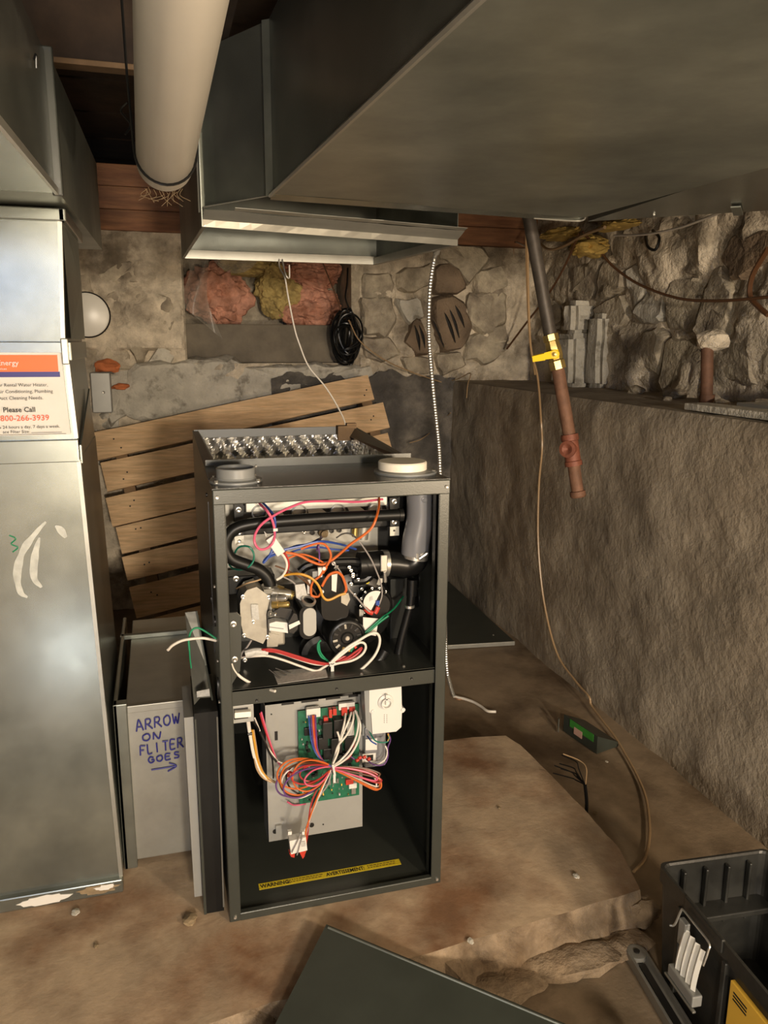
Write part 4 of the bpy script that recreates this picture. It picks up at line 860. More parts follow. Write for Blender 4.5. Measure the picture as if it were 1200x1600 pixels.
part(MB().box((0.3642,0.17,0.6025), tuple(Vector((0.4027,0.17,0.4213))+Vector((0, 0.03, 0))), 0.003), 'drain_trap', 'cabinet_in')
for p, a, b_ in (((W-T, 0.17, 0.60), 0.016, 0.020), ((W-T, 0.17, 0.556), 0.016, 0.020), ((W-T, 0.040, 0.520), 0.022, 0.034)):
    o = part(MB().lathe(p, (-1, 0, 0), [(1.0, -0.001), (1.0, 0.0015), (0, 0.0015)], 24), 'knockout', 'black'); o.scale = (1, a, b_)
for p in ((0.405, 0.2, 0.66), (0.405, 0.2, 0.63), (0.405, 0.2, 0.535)): part(B((p[0], 0.228, p[2]), (p[0]+0.008, 0.234, p[2]+0.002)), 'louvre_slot', 'steel')
screw((0.3488,0.0224,0.473), (0, 0, 1), 0.004); screw((0.2615,0.0091,0.473), (0, 0, 1), 0.004); screw((0.0547,0.1,0.4856), FWD, 0.004)
part(MB().sheet([(0.1023,0.0655,0.4725),(0.2023,0.0601,0.4725),(0.1973,0.0128,0.4725),(0.1033,0.0065,0.4725)], 0.0006, (0, 0, 1)), 'deck_label', 'paper_grey')

# ---- wires of the upper compartment
RW = 0.0020
def W_(pts, col, r=RW): return wire(pts, r, col, fu)
W_([(0.0863,0.105,0.8003),(0.0883,0.075,0.7954),(0.0968,0.045,0.7881),(0.1055,0.045,0.7713),(0.1096,0.045,0.7498),(0.1055,0.035,0.7336),(0.0949,0.035,0.7225),(0.0812,0.035,0.7211),(0.0725,0.035,0.7334),(0.0747,0.04,0.7485),(0.0882,0.045,0.7652),(0.1138,0.045,0.7814),(0.1405,0.045,0.7928),(0.1697,0.045,0.8007),(0.2211,0.065,0.7954),(0.2747,0.085,0.7876),(0.3282,0.105,0.786)], 'pink', 0.0024)
W_([(0.094,0.102,0.7945),(0.1038,0.072,0.7857),(0.1101,0.052,0.7765),(0.1119,0.052,0.7575),(0.1102,0.052,0.7339),(0.1037,0.042,0.7154),(0.0953,0.042,0.7016),(0.0882,0.042,0.6938),(0.0913,0.047,0.6982),(0.1049,0.052,0.7067),(0.1272,0.052,0.7124),(0.1578,0.052,0.7175),(0.1936,0.052,0.7237),(0.2364,0.082,0.7084),(0.2763,0.112,0.6879)], 'blue', 0.0022)
W_([(0.0964,0.06,0.6967),(0.1236,0.06,0.7069),(0.1497,0.06,0.716),(0.1735,0.06,0.7181),(0.2026,0.11,0.7137)], 'blue')
W_([(0.3232,0.115,0.7919),(0.3122,0.075,0.7802),(0.299,0.045,0.7651),(0.2891,0.04,0.7474),(0.2732,0.04,0.7337),(0.25,0.045,0.7169),(0.2303,0.055,0.6959),(0.2143,0.055,0.6847),(0.1973,0.055,0.6785),(0.1769,0.055,0.6862),(0.1533,0.055,0.7001),(0.1299,0.055,0.7066)], 'orange', 0.0026)
W_([(0.1574,0.05,0.712),(0.1717,0.05,0.7171),(0.1872,0.05,0.7209),(0.2003,0.05,0.7189),(0.2087,0.05,0.7098),(0.2134,0.05,0.696),(0.2084,0.05,0.6816),(0.1998,0.05,0.6699),(0.1924,0.05,0.6581),(0.1803,0.05,0.6492),(0.1753,0.05,0.6372),(0.1763,0.05,0.6222),(0.1883,0.05,0.6186),(0.1945,0.05,0.6269)], 'orange', 0.0022)
W_([(0.1938,0.04,0.6412),(0.2012,0.04,0.6542),(0.2097,0.04,0.6634),(0.2218,0.04,0.6662),(0.2315,0.04,0.6592),(0.2375,0.04,0.6439),(0.2399,0.04,0.6312),(0.2362,0.04,0.624)], 'orange', 0.0026)
W_([(0.1223,0.058,0.6612),(0.1385,0.048,0.6666),(0.1545,0.038,0.6682),(0.171,0.038,0.6609),(0.1839,0.038,0.6488),(0.191,0.038,0.6347),(0.1944,0.038,0.6232),(0.2016,0.038,0.6152),(0.2113,0.038,0.6156),(0.2259,0.038,0.6218),(0.2382,0.038,0.6245)], 'yellow', 0.0024)
W_([(0.2158,0.045,0.6837),(0.2266,0.045,0.6705),(0.2363,0.045,0.6524),(0.2472,0.045,0.629),(0.2595,0.045,0.6142),(0.272,0.045,0.5979),(0.2808,0.045,0.5869),(0.2871,0.045,0.5812)], 'grey', 0.0016)
W_([(0.2443,0.14,0.7063),(0.2504,0.11,0.7208),(0.2584,0.08,0.7275),(0.2659,0.06,0.7219),(0.2808,0.06,0.7011),(0.2933,0.06,0.6802),(0.3035,0.06,0.6567),(0.3125,0.06,0.6318),(0.3152,0.06,0.6097),(0.3114,0.06,0.5945),(0.3076,0.06,0.5858)], 'grey', 0.0015)
W_([(0.1194,0.055,0.7085),(0.1273,0.055,0.6983),(0.1318,0.055,0.6858),(0.1303,0.055,0.6737),(0.123,0.055,0.662),(0.1123,0.055,0.6555)], 'white', 0.0024)
W_([(0.1236,0.06,0.7093),(0.1317,0.06,0.699),(0.1361,0.06,0.6841),(0.1334,0.06,0.6696),(0.1297,0.06,0.66)], 'red', 0.0022)
W_([(0.0376,0.115,0.681),(0.0475,0.085,0.7128),(0.0641,0.065,0.7193),(0.073,0.065,0.7066),(0.0725,0.065,0.6922),(0.0629,0.065,0.6808),(0.0508,0.085,0.6711),(0.0394,0.115,0.6659),(0.0341,0.135,0.6682)], 'teal', 0.0018)
W_([(0.189,0.06,0.7048),(0.1967,0.08,0.7177),(0.2097,0.12,0.7159)], 'purple', 0.0016)
W_([(0.1922,0.06,0.6763),(0.1937,0.06,0.6947),(0.1927,0.06,0.7168),(0.2109,0.12,0.7133)], 'purple', 0.0016)
W_([(0.1106,0.055,0.6825),(0.1292,0.055,0.6738),(0.1479,0.055,0.6626),(0.1644,0.055,0.6489),(0.181,0.055,0.6302),(0.1869,0.055,0.6197)], 'brown', 0.0016)
W_([(0.1218,0.055,0.6621),(0.1405,0.055,0.6508),(0.1522,0.055,0.6375),(0.1664,0.055,0.6214)], 'grey', 0.0016)
W_([(0.148,0.055,0.6687),(0.1645,0.055,0.6563),(0.1739,0.055,0.6395),(0.1785,0.055,0.6266)], 'brown', 0.0016)
W_([(0.0436,0.125,0.6222),(0.0583,0.075,0.6464),(0.0795,0.075,0.6509),(0.0914,0.075,0.6549)], 'tan', 0.0016)
W_([(0.064,0.06,0.5415),(0.0554,0.06,0.5286),(0.0456,0.06,0.5182),(0.043,0.06,0.5084)], 'grey', 0.0018)
W_([(0.1351,0.06,0.6939),(0.1589,0.06,0.6996),(0.1852,0.06,0.6904),(0.2068,0.06,0.674),(0.2005,0.06,0.6595)], 'orange', 0.0018)
W_([(0.1392,0.07,0.7007),(0.1608,0.07,0.7066),(0.1922,0.07,0.7082),(0.2214,0.07,0.7025),(0.2522,0.07,0.6979)], 'blue', 0.0018)
part(MB().box((-0.0085, -0.006, -0.019), (0.0085, 0.006, 0.019), 0.0015, Matrix.Translation((0.1101,0.045,0.7237)) @ Matrix.Rotation(math.radians(-32), 4, 'Y')), 'wire_connector', 'white')
part(MB().tube([(0.0957,0.045,0.7448),(0.0913,0.045,0.7509),(0.0944,0.045,0.7413)], 0.0009, 5), 'connector_latch', 'white')
part(B((0.189,0.05,0.6744), tuple(Vector((0.1972,0.05,0.6552))+Vector((0, 0.008, 0))), 0.001), 'spade_connector', 'white')
part(B((0.1791,0.055,0.6663), tuple(Vector((0.1897,0.055,0.6494))+Vector((0, 0.008, 0))), 0.001), 'spade_connector', 'plastic_grey')
part(B((0.1692,0.055,0.651), tuple(Vector((0.176,0.055,0.6231))+Vector((0, 0.008, 0))), 0.001), 'spade_connector', 'white')
part(MB().sheet([(0.1455,0.05,0.6446),(0.1634,0.05,0.6456),(0.1679,0.05,0.6229),(0.1569,0.05,0.6126),(0.1475,0.05,0.6197)], 0.012, (0, 1, 0)), 'capacitor_boot', 'paper_grey')
part(B((0.107,0.042,0.7554), tuple(Vector((0.1149,0.042,0.7502))+Vector((0, 0.004, 0)))), 'tie_end', 'white')
for p in [(0.1953,0.048,0.6287),(0.2176,0.048,0.6815),(0.1994,0.048,0.673)]: part(MB().lathe(p, FWD, [(0, -.003), (.0035, -.003), (.0035, .003), (0, .003)], 10), 'wire_tie', 'white')
for k, (pts, c) in enumerate((([(0.0552,0.075,0.5086),(0.0841,0.045,0.5264),(0.1077,0.045,0.5226),(0.141,0.045,0.5088),(0.1772,0.045,0.4933),(0.2104,0.045,0.4844),(0.2392,0.045,0.4916),(0.2593,0.045,0.5038),(0.2707,0.045,0.5104),(0.2644,0.045,0.5006),(0.2455,0.045,0.4896),(0.2167,0.045,0.485)], 'red'),
                 ([(0.0494,0.078,0.5029),(0.082,0.048,0.5216),(0.1104,0.048,0.5173),(0.1438,0.048,0.5022),(0.1802,0.048,0.4879),(0.2111,0.048,0.4818),(0.2373,0.048,0.4854),(0.2601,0.048,0.4973),(0.2677,0.048,0.5069),(0.2525,0.048,0.5033),(0.2273,0.048,0.4904),(0.2086,0.048,0.4873)], 'red'),
                 ([(0.0617,0.08,0.5085),(0.0882,0.05,0.5227),(0.1178,0.05,0.5132),(0.1489,0.05,0.4983),(0.1854,0.05,0.4838),(0.2152,0.05,0.4831)], 'white'),
                 ([(0.0396,0.076,0.5023),(0.0698,0.046,0.5149),(0.0934,0.046,0.5123),(0.1229,0.046,0.5002),(0.1529,0.046,0.4853),(0.1808,0.046,0.4731),(0.1957,0.046,0.4779),(0.2119,0.046,0.4864)], 'white'))):
    W_(pts, c, 0.0023)
W_([(0.2096,0.035,0.4925),(0.2245,0.035,0.5064),(0.2432,0.035,0.5198),(0.2619,0.035,0.5295),(0.2807,0.035,0.5391),(0.2958,0.035,0.5415),(0.3035,0.035,0.5317),(0.3023,0.035,0.5136),(0.2922,0.035,0.4938),(0.2745,0.035,0.4761),(0.2555,0.035,0.4626),(0.2366,0.035,0.4491)], 'white', 0.0026)
W_([(0.2069,0.04,0.483),(0.2255,0.04,0.4861),(0.2505,0.04,0.4885),(0.2682,0.04,0.497),(0.277,0.04,0.5091),(0.2757,0.04,0.5196),(0.2657,0.04,0.5233),(0.2481,0.04,0.5148),(0.2256,0.04,0.4991),(0.2106,0.04,0.4878)], 'white', 0.0024)
W_([(0.1922,0.05,0.5322),(0.1872,0.05,0.525),(0.187,0.05,0.5121),(0.193,0.05,0.4986),(0.2004,0.05,0.4926)], 'green')
W_([(0.1888,0.052,0.5266),(0.1911,0.052,0.5083),(0.1996,0.052,0.4944),(0.2082,0.052,0.4857)], 'green')
W_([(0.2493,0.045,0.5049),(0.2594,0.045,0.5207),(0.277,0.045,0.5358),(0.2922,0.045,0.5472),(0.3099,0.045,0.561),(0.3239,0.045,0.57)], 'green')
W_([(0.2462,0.048,0.5092),(0.2652,0.048,0.528),(0.2879,0.048,0.5465),(0.3107,0.048,0.5651),(0.3319,0.068,0.5679),(0.357,0.108,0.564),(0.3824,0.138,0.5737)], 'green')
W_([(0.024,0.03,0.5128),(0.0281,0.03,0.4999),(0.0369,0.03,0.4864),(0.0504,0.03,0.4747),(0.0699,0.03,0.4623),(0.0968,-0.005,0.4647)], 'white', 0.0026)
for pts in ([(0.1052,0.05,0.4852),(0.1314,0.05,0.4732),(0.163,0.05,0.4656),(0.1952,0.05,0.4671),(0.2052,0.05,0.479)], [(0.1107,0.04,0.4785),(0.1454,0.04,0.4642),(0.1758,0.04,0.458),(0.198,0.04,0.4606),(0.2056,0.04,0.4805)], [(0.0907,0.03,0.4927),(0.1197,0.03,0.4665),(0.1543,0.03,0.4534),(0.1811,0.03,0.4514),(0.196,0.03,0.4678)]): W_(pts, 'black', 0.0012)
part(MB().tube([(0.2049,0.036,0.4901),(0.2123,0.036,0.4918),(0.2172,0.036,0.4887),(0.2122,0.036,0.4841),(0.206,0.036,0.4861)], 0.0022, 7), 'cable_tie', 'white')
part(B((0.2087,0.037,0.484), tuple(Vector((0.2147,0.037,0.4639))+Vector((0, 0.0015, 0)))), 'cable_tie', 'white')
part(MB().tube(curve([(0.0505,0.05,0.5192),(0.0705,0.05,0.5221),(0.0916,0.05,0.5173)], 4), 0.0075, 10), 'wire_sleeve', 'paper_grey')
# leads through the left side
W_([(-0.0858,-0.01,0.565),(-0.0769,0.0,0.5695),(-0.0615,0.01,0.5723),(-0.0438,0.02,0.5702),(-0.024,0.02,0.5694),(-0.0015,0.03,0.5585)], 'white', 0.0024)
W_([(-0.0489,0.03,0.5452),(-0.0492,0.03,0.5646),(-0.044,0.03,0.5809),(-0.0338,0.03,0.5859),(-0.0208,0.03,0.5786),(-0.0014,0.03,0.5621)], 'green', 0.0018)
part(MB().tube([(-0.0489,0.03,0.5452),(-0.0486,0.03,0.5282),(-0.0472,0.03,0.5109)], 0.0012, 6), 'bare_wire', 'w_green')

# ---- lower compartment
bh = part(MB().lathe((0.095, 0.44, 0.24), (1, 0, 0), [(0, 0), (0.19, 0), (0.195, 0.004), (0.195, 0.21), (0.19, 0.214), (0, 0.214)], 48), 'blower_housing', 'cabinet_in')
PY = 0.12
cpn = part(MB().box((0.091, PY, 0.074), (0.293, PY+0.0015, 0.378)).box((0.091, PY, 0.074), (0.0925, PY+0.06, 0.378)).box((0.2915, PY, 0.074), (0.293, PY+0.06, 0.378)), 'control_panel', 'bracket')
for x0, x1 in ((0.125, 0.150), (0.165, 0.200), (0.215, 0.245), (0.262, 0.282)): part(B((x0, PY-0.001, 0.3745), (x1, PY+0.001, 0.3795)), 'slot', 'chip', cpn)
part(B((0.11,0.1195,0.3197), (0.1161,0.1205,0.3001)), 'slot', 'chip', cpn)
for p in [(0.1045,0.1193,0.3581),(0.2066,0.1193,0.0944),(0.1038,0.1193,0.28)]: part(MB().lathe(p, FWD, [(0, 0), (0.0016, 0), (0.0016, 0.0006), (0, 0.0006)], 10), 'pinhole', 'chip', cpn)
for p in [(0.1059,0.1193,0.0962),(0.1821,0.1193,0.0973)]: part(MB().lathe(p, FWD, [(0, 0), (0.0052, 0), (0.0052, 0.0008), (0, 0.0008)], 18), 'grommet_hole', 'chip', cpn)
part(MB().box((0.1067,0.113,0.112), tuple(Vector((0.1181,0.113,0.0937))+Vector((0, 0.006, 0)))), 'bent_tab', 'bracket', cpn)
pcb = part(B((0.156, PY-0.010, 0.156), (0.282, PY-0.008, 0.362)), 'circuit_board', 'pcb', cpn)
PB = PY-0.010
def comp(a, b, h, mm, name='component', bev=0.0006):
    a = Vector(a); b = Vector(b)
    return part(MB().box((a.x, PB-h, a.z), (b.x, PB+0.0002, b.z), bev), name, mm, pcb)
comp((0.1716,0.105,0.3686), (0.1999,0.105,0.3496), 0.010, 'paper', 'plug_header')
for k in range(7): comp(tuple(Vector((0.1738,0.11,0.37))+Vector((k*0.0035, 0, 0))), tuple(Vector((0.1763,0.11,0.3655))+Vector((k*0.0035, 0, 0))), 0.004, 'zinc', 'header_pin', 0)
comp((0.2381,0.105,0.3711), (0.2712,0.105,0.357), 0.008, 'paper', 'plug_header')
for a, b in (((533, 1105), (542, 1116)), ((545, 1104), (554, 1114))): comp([(0.2429,0.103,0.363)][0] if a[0] == 533 else (0.2588,0.103,0.3624), (0.2547,0.103,0.3461) if a[0] == 533 else (0.2707,0.103,0.3468), 0.012, 'relay_red', 'red_terminal')
comp((0.217,0.105,0.3626), (0.2234,0.105,0.345), 0.012, 'relay_red', 'red_terminal'); comp((0.2249,0.105,0.363), (0.2327,0.105,0.3494), 0.012, 'relay_red', 'red_terminal'); comp((0.2064,0.105,0.3459), (0.2154,0.105,0.3363), 0.010, 'relay_red', 'red_terminal')
rd = random.Random(5)
for a, b, h in (((503, 1127), (518, 1150), .020), ((520, 1122), (536, 1146), .022), ((497, 1152), (512, 1168), .016), ((516, 1151), (533, 1172), .022), ((538, 1150), (552, 1170), .016), ((477, 1140), (489, 1150), .006), ((540, 1126), (552, 1146), .014)):
    pass
BOXES = ((0.2026,0.1,0.3391), (0.222,0.1,0.3042), .020, (0.2249,0.1,0.3431), (0.2459,0.1,0.3065), .022, (0.1944,0.1,0.3053), (0.2138,0.1,0.2799), .016, (0.2193,0.1,0.3031), (0.2417,0.1,0.2701), .022, (0.2485,0.1,0.3004), (0.2671,0.1,0.2692), .016, (0.1674,0.1,0.3258), (0.184,0.1,0.3096), .006, (0.2046,0.1,0.2784), (0.2242,0.1,0.2555), .014, (0.2443,0.1,0.264), (0.2644,0.1,0.2408), .014)
for i in range(0, len(BOXES), 3): comp(BOXES[i], BOXES[i+1], BOXES[i+2], 'chip', 'relay')
comp((0.2526,0.1,0.3338), (0.2672,0.1,0.3035), 0.018, 'paper_grey', 'capacitor_can')
for k in range(55):
    x = rd.uniform(0.168, 0.268); z = rd.uniform(0.215, 0.335); w = rd.uniform(.003, .009); h = rd.uniform(.003, .010)
    comp((x, 0, z), (x+w, 0, z+h), rd.uniform(.003, .012), 'chip', 'component', 0)
for k in range(90):           # small components all over the board
    x = rd.uniform(0.160, 0.277); z = rd.uniform(0.160, 0.34); w = rd.uniform(.0012, .0035); h = rd.uniform(.0012, .0045)
    comp((x, 0, z), (x+w, 0, z+h), rd.uniform(.0012, .005), rd.choice(['chip', 'chip', 'chip', 'zinc', 'tool_yellow', 'paper_grey', 'brass']), 'component', 0)
for k in range(5):
    c = Vector((0.2021,0.105,0.1971))+Vector((0.0066*k*1.25, 0, 0.0008*k)); part(MB().cyl(c+Vector((0, 0, -.0055)), c+Vector((0, 0, .0045)), 0.0026, 10), 'fuse_terminal', 'zinc', pcb)
comp((0.2519,0.105,0.1993), (0.2681,0.105,0.1879), 0.008, 'relay_red', 'red_terminal'); comp((0.2586,0.105,0.1894), (0.275,0.105,0.1779), 0.008, 'paper', 'plug_header'); comp((0.264,0.105,0.1797), (0.2736,0.105,0.1634), 0.006, 'zinc', 'fuse')
comp((0.1642,0.11,0.1756), (0.1773,0.11,0.1617), 0.001, 'pcb', 'solder_patch')
# white switch box hanging from the deck
sb = part(MB().sheet([(0.2861,0.045,0.4294),(0.3511,0.045,0.4297),(0.353,0.045,0.3764),(0.3584,0.045,0.3729),(0.3572,0.045,0.3648),(0.3532,0.045,0.364),(0.3522,0.045,0.3337),(0.3416,0.045,0.3255),(0.2928,0.045,0.3268),(0.2901,0.045,0.3709),(0.2862,0.045,0.3755)], 0.035, (0, 1, 0)), 'junction_box', 'white')
part(MB().sheet([(0.2761,0.046,0.4262),(0.2864,0.046,0.4276),(0.2918,0.046,0.3278),(0.28,0.046,0.3404)], 0.03, (0, 1, 0)), 'box_side', 'plastic_grey', sb)
ks = part(MB().lathe((0.319,0.046,0.3926), FWD, [(0.016, 0), (0.0155, 0.004), (0.0105, 0.006), (0.0105, 0.012), (0.0085, 0.012), (0.0080, 0.006), (0, 0.006)], 28), 'pressure_port', 'white', sb)
part(B((0.3167,0.034,0.4119), tuple(Vector((0.3207,0.034,0.3898))+Vector((0, 0.006, 0)))), 'port_slot', 'white', ks)
for k, x in enumerate((600, 604)): 
    p = Vector((0.3161,0.0445,0.3636)) if k == 0 else Vector((0.3213,0.0445,0.3629))
    for j in range(5): part(B((p.x, p.y, p.z-0.004*j), (p.x+0.0012, p.y+0.001, p.z-0.004*j+0.0024)), 'moulded_mark', 'plastic_grey', sb)
for p in [(0.2937,0.044,0.375),(0.3555,0.044,0.371)]: part(MB().lathe(p, FWD, [(0, -.004), (.0042, -.004), (.0042, .001), (.002, .0015), (0, .0005)], 14), 'screw_ear', 'white', sb)
tf = part(MB().box((0.2914,0.1,0.3115), tuple(Vector((0.3369,0.1,0.221))+Vector((0, 0.05, 0))), 0.003), 'transformer', 'pvc_grey')
part(MB().sheet([(0.2924,0.0985,0.2878),(0.3169,0.0985,0.2872),(0.317,0.0985,0.2612),(0.2924,0.0985,0.2634)], 0.001, FWD), 'transformer_label', 'paper', tf)
part(MB().sheet([(0.2857,0.0985,0.2558),(0.3143,0.0985,0.2544),(0.3144,0.0985,0.2341),(0.2857,0.0985,0.237)], 0.001, FWD), 'transformer_label', 'paper', tf)
part(MB().sheet([(0.2961,0.097,0.2521),(0.3084,0.097,0.2518),(0.3084,0.097,0.2387),(0.2962,0.097,0.2406)], 0.001, FWD), 'label_print', 'chip', tf)
part(MB().box((0.2873,0.105,0.3209), tuple(Vector((0.2995,0.105,0.2906))+Vector((0, 0.02, 0))), 0.003), 'capacitor_can', 'plastic_grey', tf)
# door switch at the upper left
ds = part(MB().box((0.017,0.022,0.4321), tuple(Vector((0.06,0.022,0.3972))+Vector((0, 0.004, 0))), 0.001), 'door_switch', 'bracket')
part(MB().box((0.0236,0.0205,0.427), tuple(Vector((0.0496,0.0205,0.4057))+Vector((0, 0.002, 0)))), 'switch_opening', 'chip', ds)
part(MB().box((-0.0150, -0.006, -0.0055), (0.0150, 0.006, 0.0055), 0.0015, Matrix.Translation((0.039,0.016,0.4182)) @ Matrix.Rotation(math.radians(2), 4, 'Y')), 'switch_rocker', 'cap_white', ds)
# ---- the harness of the control board, tied in a bow
TIE = Vector((0.2143,0.06,0.2581))
LEFT = [(0.2147,0.062,0.2597),(0.1783,0.052,0.282),(0.139,0.042,0.2949),(0.1102,0.032,0.2927),(0.0975,0.032,0.2692),(0.1067,0.032,0.2447),(0.1361,0.032,0.2316),(0.1732,0.042,0.2347),(0.2147,0.062,0.2527)]
RIGHT = [(0.2143,0.06,0.2581),(0.2482,0.055,0.2543),(0.2838,0.05,0.2432),(0.305,0.045,0.2314),(0.3082,0.042,0.2227),(0.2976,0.042,0.2201),(0.2648,0.048,0.2346),(0.2336,0.054,0.2487),(0.2142,0.06,0.2553)]
rw = random.Random(3)
for i, c in enumerate(('orange', 'purple', 'red', 'orange', 'white', 'brown', 'red', 'purple', 'orange', 'black', 'pink')):
    s = 0.62+0.42*rw.random(); sz = (1.28 if c in ('white', 'brown', 'black') else 0.75+0.35*rw.random()); dy = rw.uniform(-.012, .010); rot = rw.uniform(-.10, .06)
    if c in ('red', 'pink'): s *= 0.8; sz *= .55
    pts = []
    for k, p in enumerate(LEFT):
        d = Vector(p)-TIE; e = math.sin(PI*k/8)
        x = d.x*s; z = d.z*sz if not (c in ('white', 'brown', 'black') and d.z > 0) else d.z*0.8
        pts.append(TIE+Vector((x*math.cos(rot)-z*math.sin(rot), d.y+dy*e, x*math.sin(rot)+z*math.cos(rot)-0.012*e*(c in ('white', 'brown', 'purple')))))
    wire(pts, 0.0017 if c != 'brown' else 0.002, c, fu)
for i, c in enumerate(('white', 'orange', 'red', 'orange', 'white', 'brown', 'pink', 'red')):
    s = 0.85+0.18*rw.random(); sz = rw.choice((0.7, 1.1, 1.5)); dy = rw.uniform(-.010, .008); rot = rw.uniform(-.05, .08)
    pts = []
    for k, p in enumerate(RIGHT):
        d = Vector(p)-TIE; e = math.sin(PI*k/8); x = d.x*s; z = d.z*(0.5+0.5*sz)+0.006*e*(sz-1)*(1 if k < 4 else -1)
        pts.append(TIE+Vector((x*math.cos(rot)-z*math.sin(rot), d.y+dy*e, x*math.sin(rot)+z*math.cos(rot))))
    wire(pts, 0.0017, c, fu)
part(MB().tube([tuple(TIE+Vector((0.001*k-0.001, -0.012 if k % 2 else -0.010, 0.012-0.006*k))) for k in range(5)], 0.0026, 8), 'cable_tie', 'white')
part(MB().box(tuple(TIE+Vector((-0.001, -0.014, -0.026))), tuple(TIE+Vector((0.004, -0.012, -0.008))), 0.0005), 'cable_tie', 'white')
part(MB().tube([(0.1216,0.045,0.2687),(0.1314,0.045,0.2631)], 0.0065, 8), 'spade_boot', 'relay_red')
part(MB().tube([(0.1142,0.045,0.2726),(0.1228,0.045,0.2685)], 0.004, 8), 'spade_boot', 'relay_red')
for dx, c in ((0, 'purple'), (3, 'orange'), (5, 'red'), (8, 'purple'), (-4, 'blue')):
    a = Vector((dx*0.00115, 0, 0))
    wire([tuple(Vector(q)+a*(1-t)) for q, t in zip([(0.1798,0.095,0.3571),(0.179,0.085,0.3388),(0.1812,0.085,0.3108),(0.1841,0.075,0.292),(0.1948,0.065,0.2737),(0.2132,0.055,0.2625)], (0, .1, .2, .5, .8, 1))], 0.0016, c, fu)
for pts in ([(0.2502,0.095,0.3519),(0.2429,0.075,0.3419),(0.2362,0.075,0.3151),(0.2322,0.075,0.3017),(0.2273,0.065,0.2869),(0.2132,0.055,0.2653)], [(0.2614,0.092,0.3547),(0.25,0.072,0.3452),(0.2395,0.072,0.3218),(0.2342,0.072,0.3058),(0.2302,0.072,0.298)], [(0.2662,0.09,0.3564),(0.2587,0.07,0.345),(0.2482,0.07,0.3216),(0.2363,0.07,0.3066),(0.2298,0.07,0.3006)],
            [(0.2705,0.086,0.3578),(0.2695,0.066,0.3428),(0.2642,0.066,0.313),(0.251,0.066,0.287),(0.2352,0.066,0.2698),(0.2173,0.056,0.2641)], [(0.2669,0.082,0.363),(0.2724,0.062,0.3417),(0.2684,0.062,0.309),(0.254,0.062,0.2818),(0.2356,0.062,0.2663),(0.2152,0.052,0.2639)], [(0.2278,0.072,0.3276),(0.2316,0.072,0.3145),(0.2329,0.072,0.3032)], [(0.2346,0.068,0.3079),(0.2267,0.068,0.2951),(0.2214,0.068,0.2764),(0.216,0.068,0.2604)]):
    wire(pts, 0.0021, 'white', fu)
for pts, c in (([(0.2186,0.068,0.2586),(0.2501,0.068,0.2692),(0.2594,0.068,0.2903),(0.2647,0.068,0.3147)], 'red'), ([(0.2437,0.08,0.2721),(0.2569,0.08,0.2645),(0.2675,0.08,0.2557),(0.2809,0.08,0.2566)], 'purple'), ([(0.2916,0.09,0.248),(0.3038,0.07,0.2444),(0.3241,0.07,0.2427),(0.3321,0.07,0.2586),(0.332,0.07,0.2786),(0.3372,0.07,0.2963),(0.3304,0.07,0.3157)], 'purple'),
               ([(0.3025,0.09,0.2348),(0.3133,0.07,0.2458),(0.3267,0.07,0.2537),(0.3307,0.07,0.2703),(0.3265,0.07,0.2837)], 'white'), ([(0.2942,0.08,0.3184),(0.3009,0.06,0.3053),(0.3156,0.06,0.2976),(0.3289,0.06,0.2985),(0.3315,0.06,0.3122)], 'teal'), ([(0.2929,0.085,0.3019),(0.2956,0.065,0.3007),(0.3063,0.065,0.2921)], 'blue'), ([(0.3288,0.06,0.3154),(0.3315,0.06,0.3066),(0.3289,0.06,0.2985)], 'yellow'),
               ([(0.2414,0.07,0.2695),(0.2506,0.07,0.2821),(0.2572,0.07,0.2924)], 'blue')):
    wire(pts, 0.0015, c, fu)
for p in [(0.2716,0.075,0.2607),(0.281,0.075,0.2607),(0.2904,0.075,0.2551),(0.2663,0.075,0.2559)]: part(MB().tube([p, tuple(Vector(p)+Vector((0.006, 0.002, 0.001)))], 0.0035, 8), 'spade_boot', 'relay_red')
# hanging motor plug
for pts, c in (([(0.2106,0.055,0.256),(0.1987,0.055,0.2313),(0.1855,0.055,0.2011),(0.1722,0.055,0.168),(0.1615,0.055,0.1414),(0.1422,0.05,0.1169)], 'white'), ([(0.2074,0.052,0.2568),(0.1942,0.052,0.2296),(0.1797,0.052,0.1969),(0.1677,0.052,0.1636),(0.1582,0.052,0.1326),(0.1576,0.052,0.0939),(0.1522,0.052,0.0762)], 'orange'),
               ([(0.2067,0.055,0.2524),(0.1884,0.055,0.2287),(0.1726,0.055,0.1963),(0.1657,0.055,0.1621),(0.1626,0.055,0.1269),(0.1554,0.055,0.085)], 'red'), ([(0.2118,0.055,0.2516),(0.2038,0.055,0.2248),(0.1855,0.055,0.1997),(0.1735,0.055,0.1706),(0.164,0.055,0.1381),(0.1506,0.055,0.1033)], 'grey'), ([(0.2151,0.058,0.2536),(0.2045,0.058,0.2314),(0.1836,0.058,0.2067),(0.1703,0.058,0.1778)], 'black'),
               ([(0.1296,0.1,0.1716),(0.1453,0.11,0.1555),(0.1692,0.11,0.1543)], 'pink')):
    wire(pts, 0.0017, c, fu)
pg = part(MB().box((-0.0165, -0.010, -0.0150), (0.0165, 0.010, 0.0150), 0.001, Matrix.Translation((0.14,0.045,0.1135)) @ Matrix.Rotation(math.radians(-5), 4, 'Y')), 'motor_plug', 'paper')
part(MB().box((0.121,0.042,0.1431), tuple(Vector((0.1285,0.042,0.1361))+Vector((0, 0.008, 0)))), 'plug_latch', 'paper', pg); part(MB().box((0.1488,0.042,0.1381), tuple(Vector((0.1538,0.042,0.1315))+Vector((0, 0.008, 0)))), 'plug_latch', 'paper', pg)
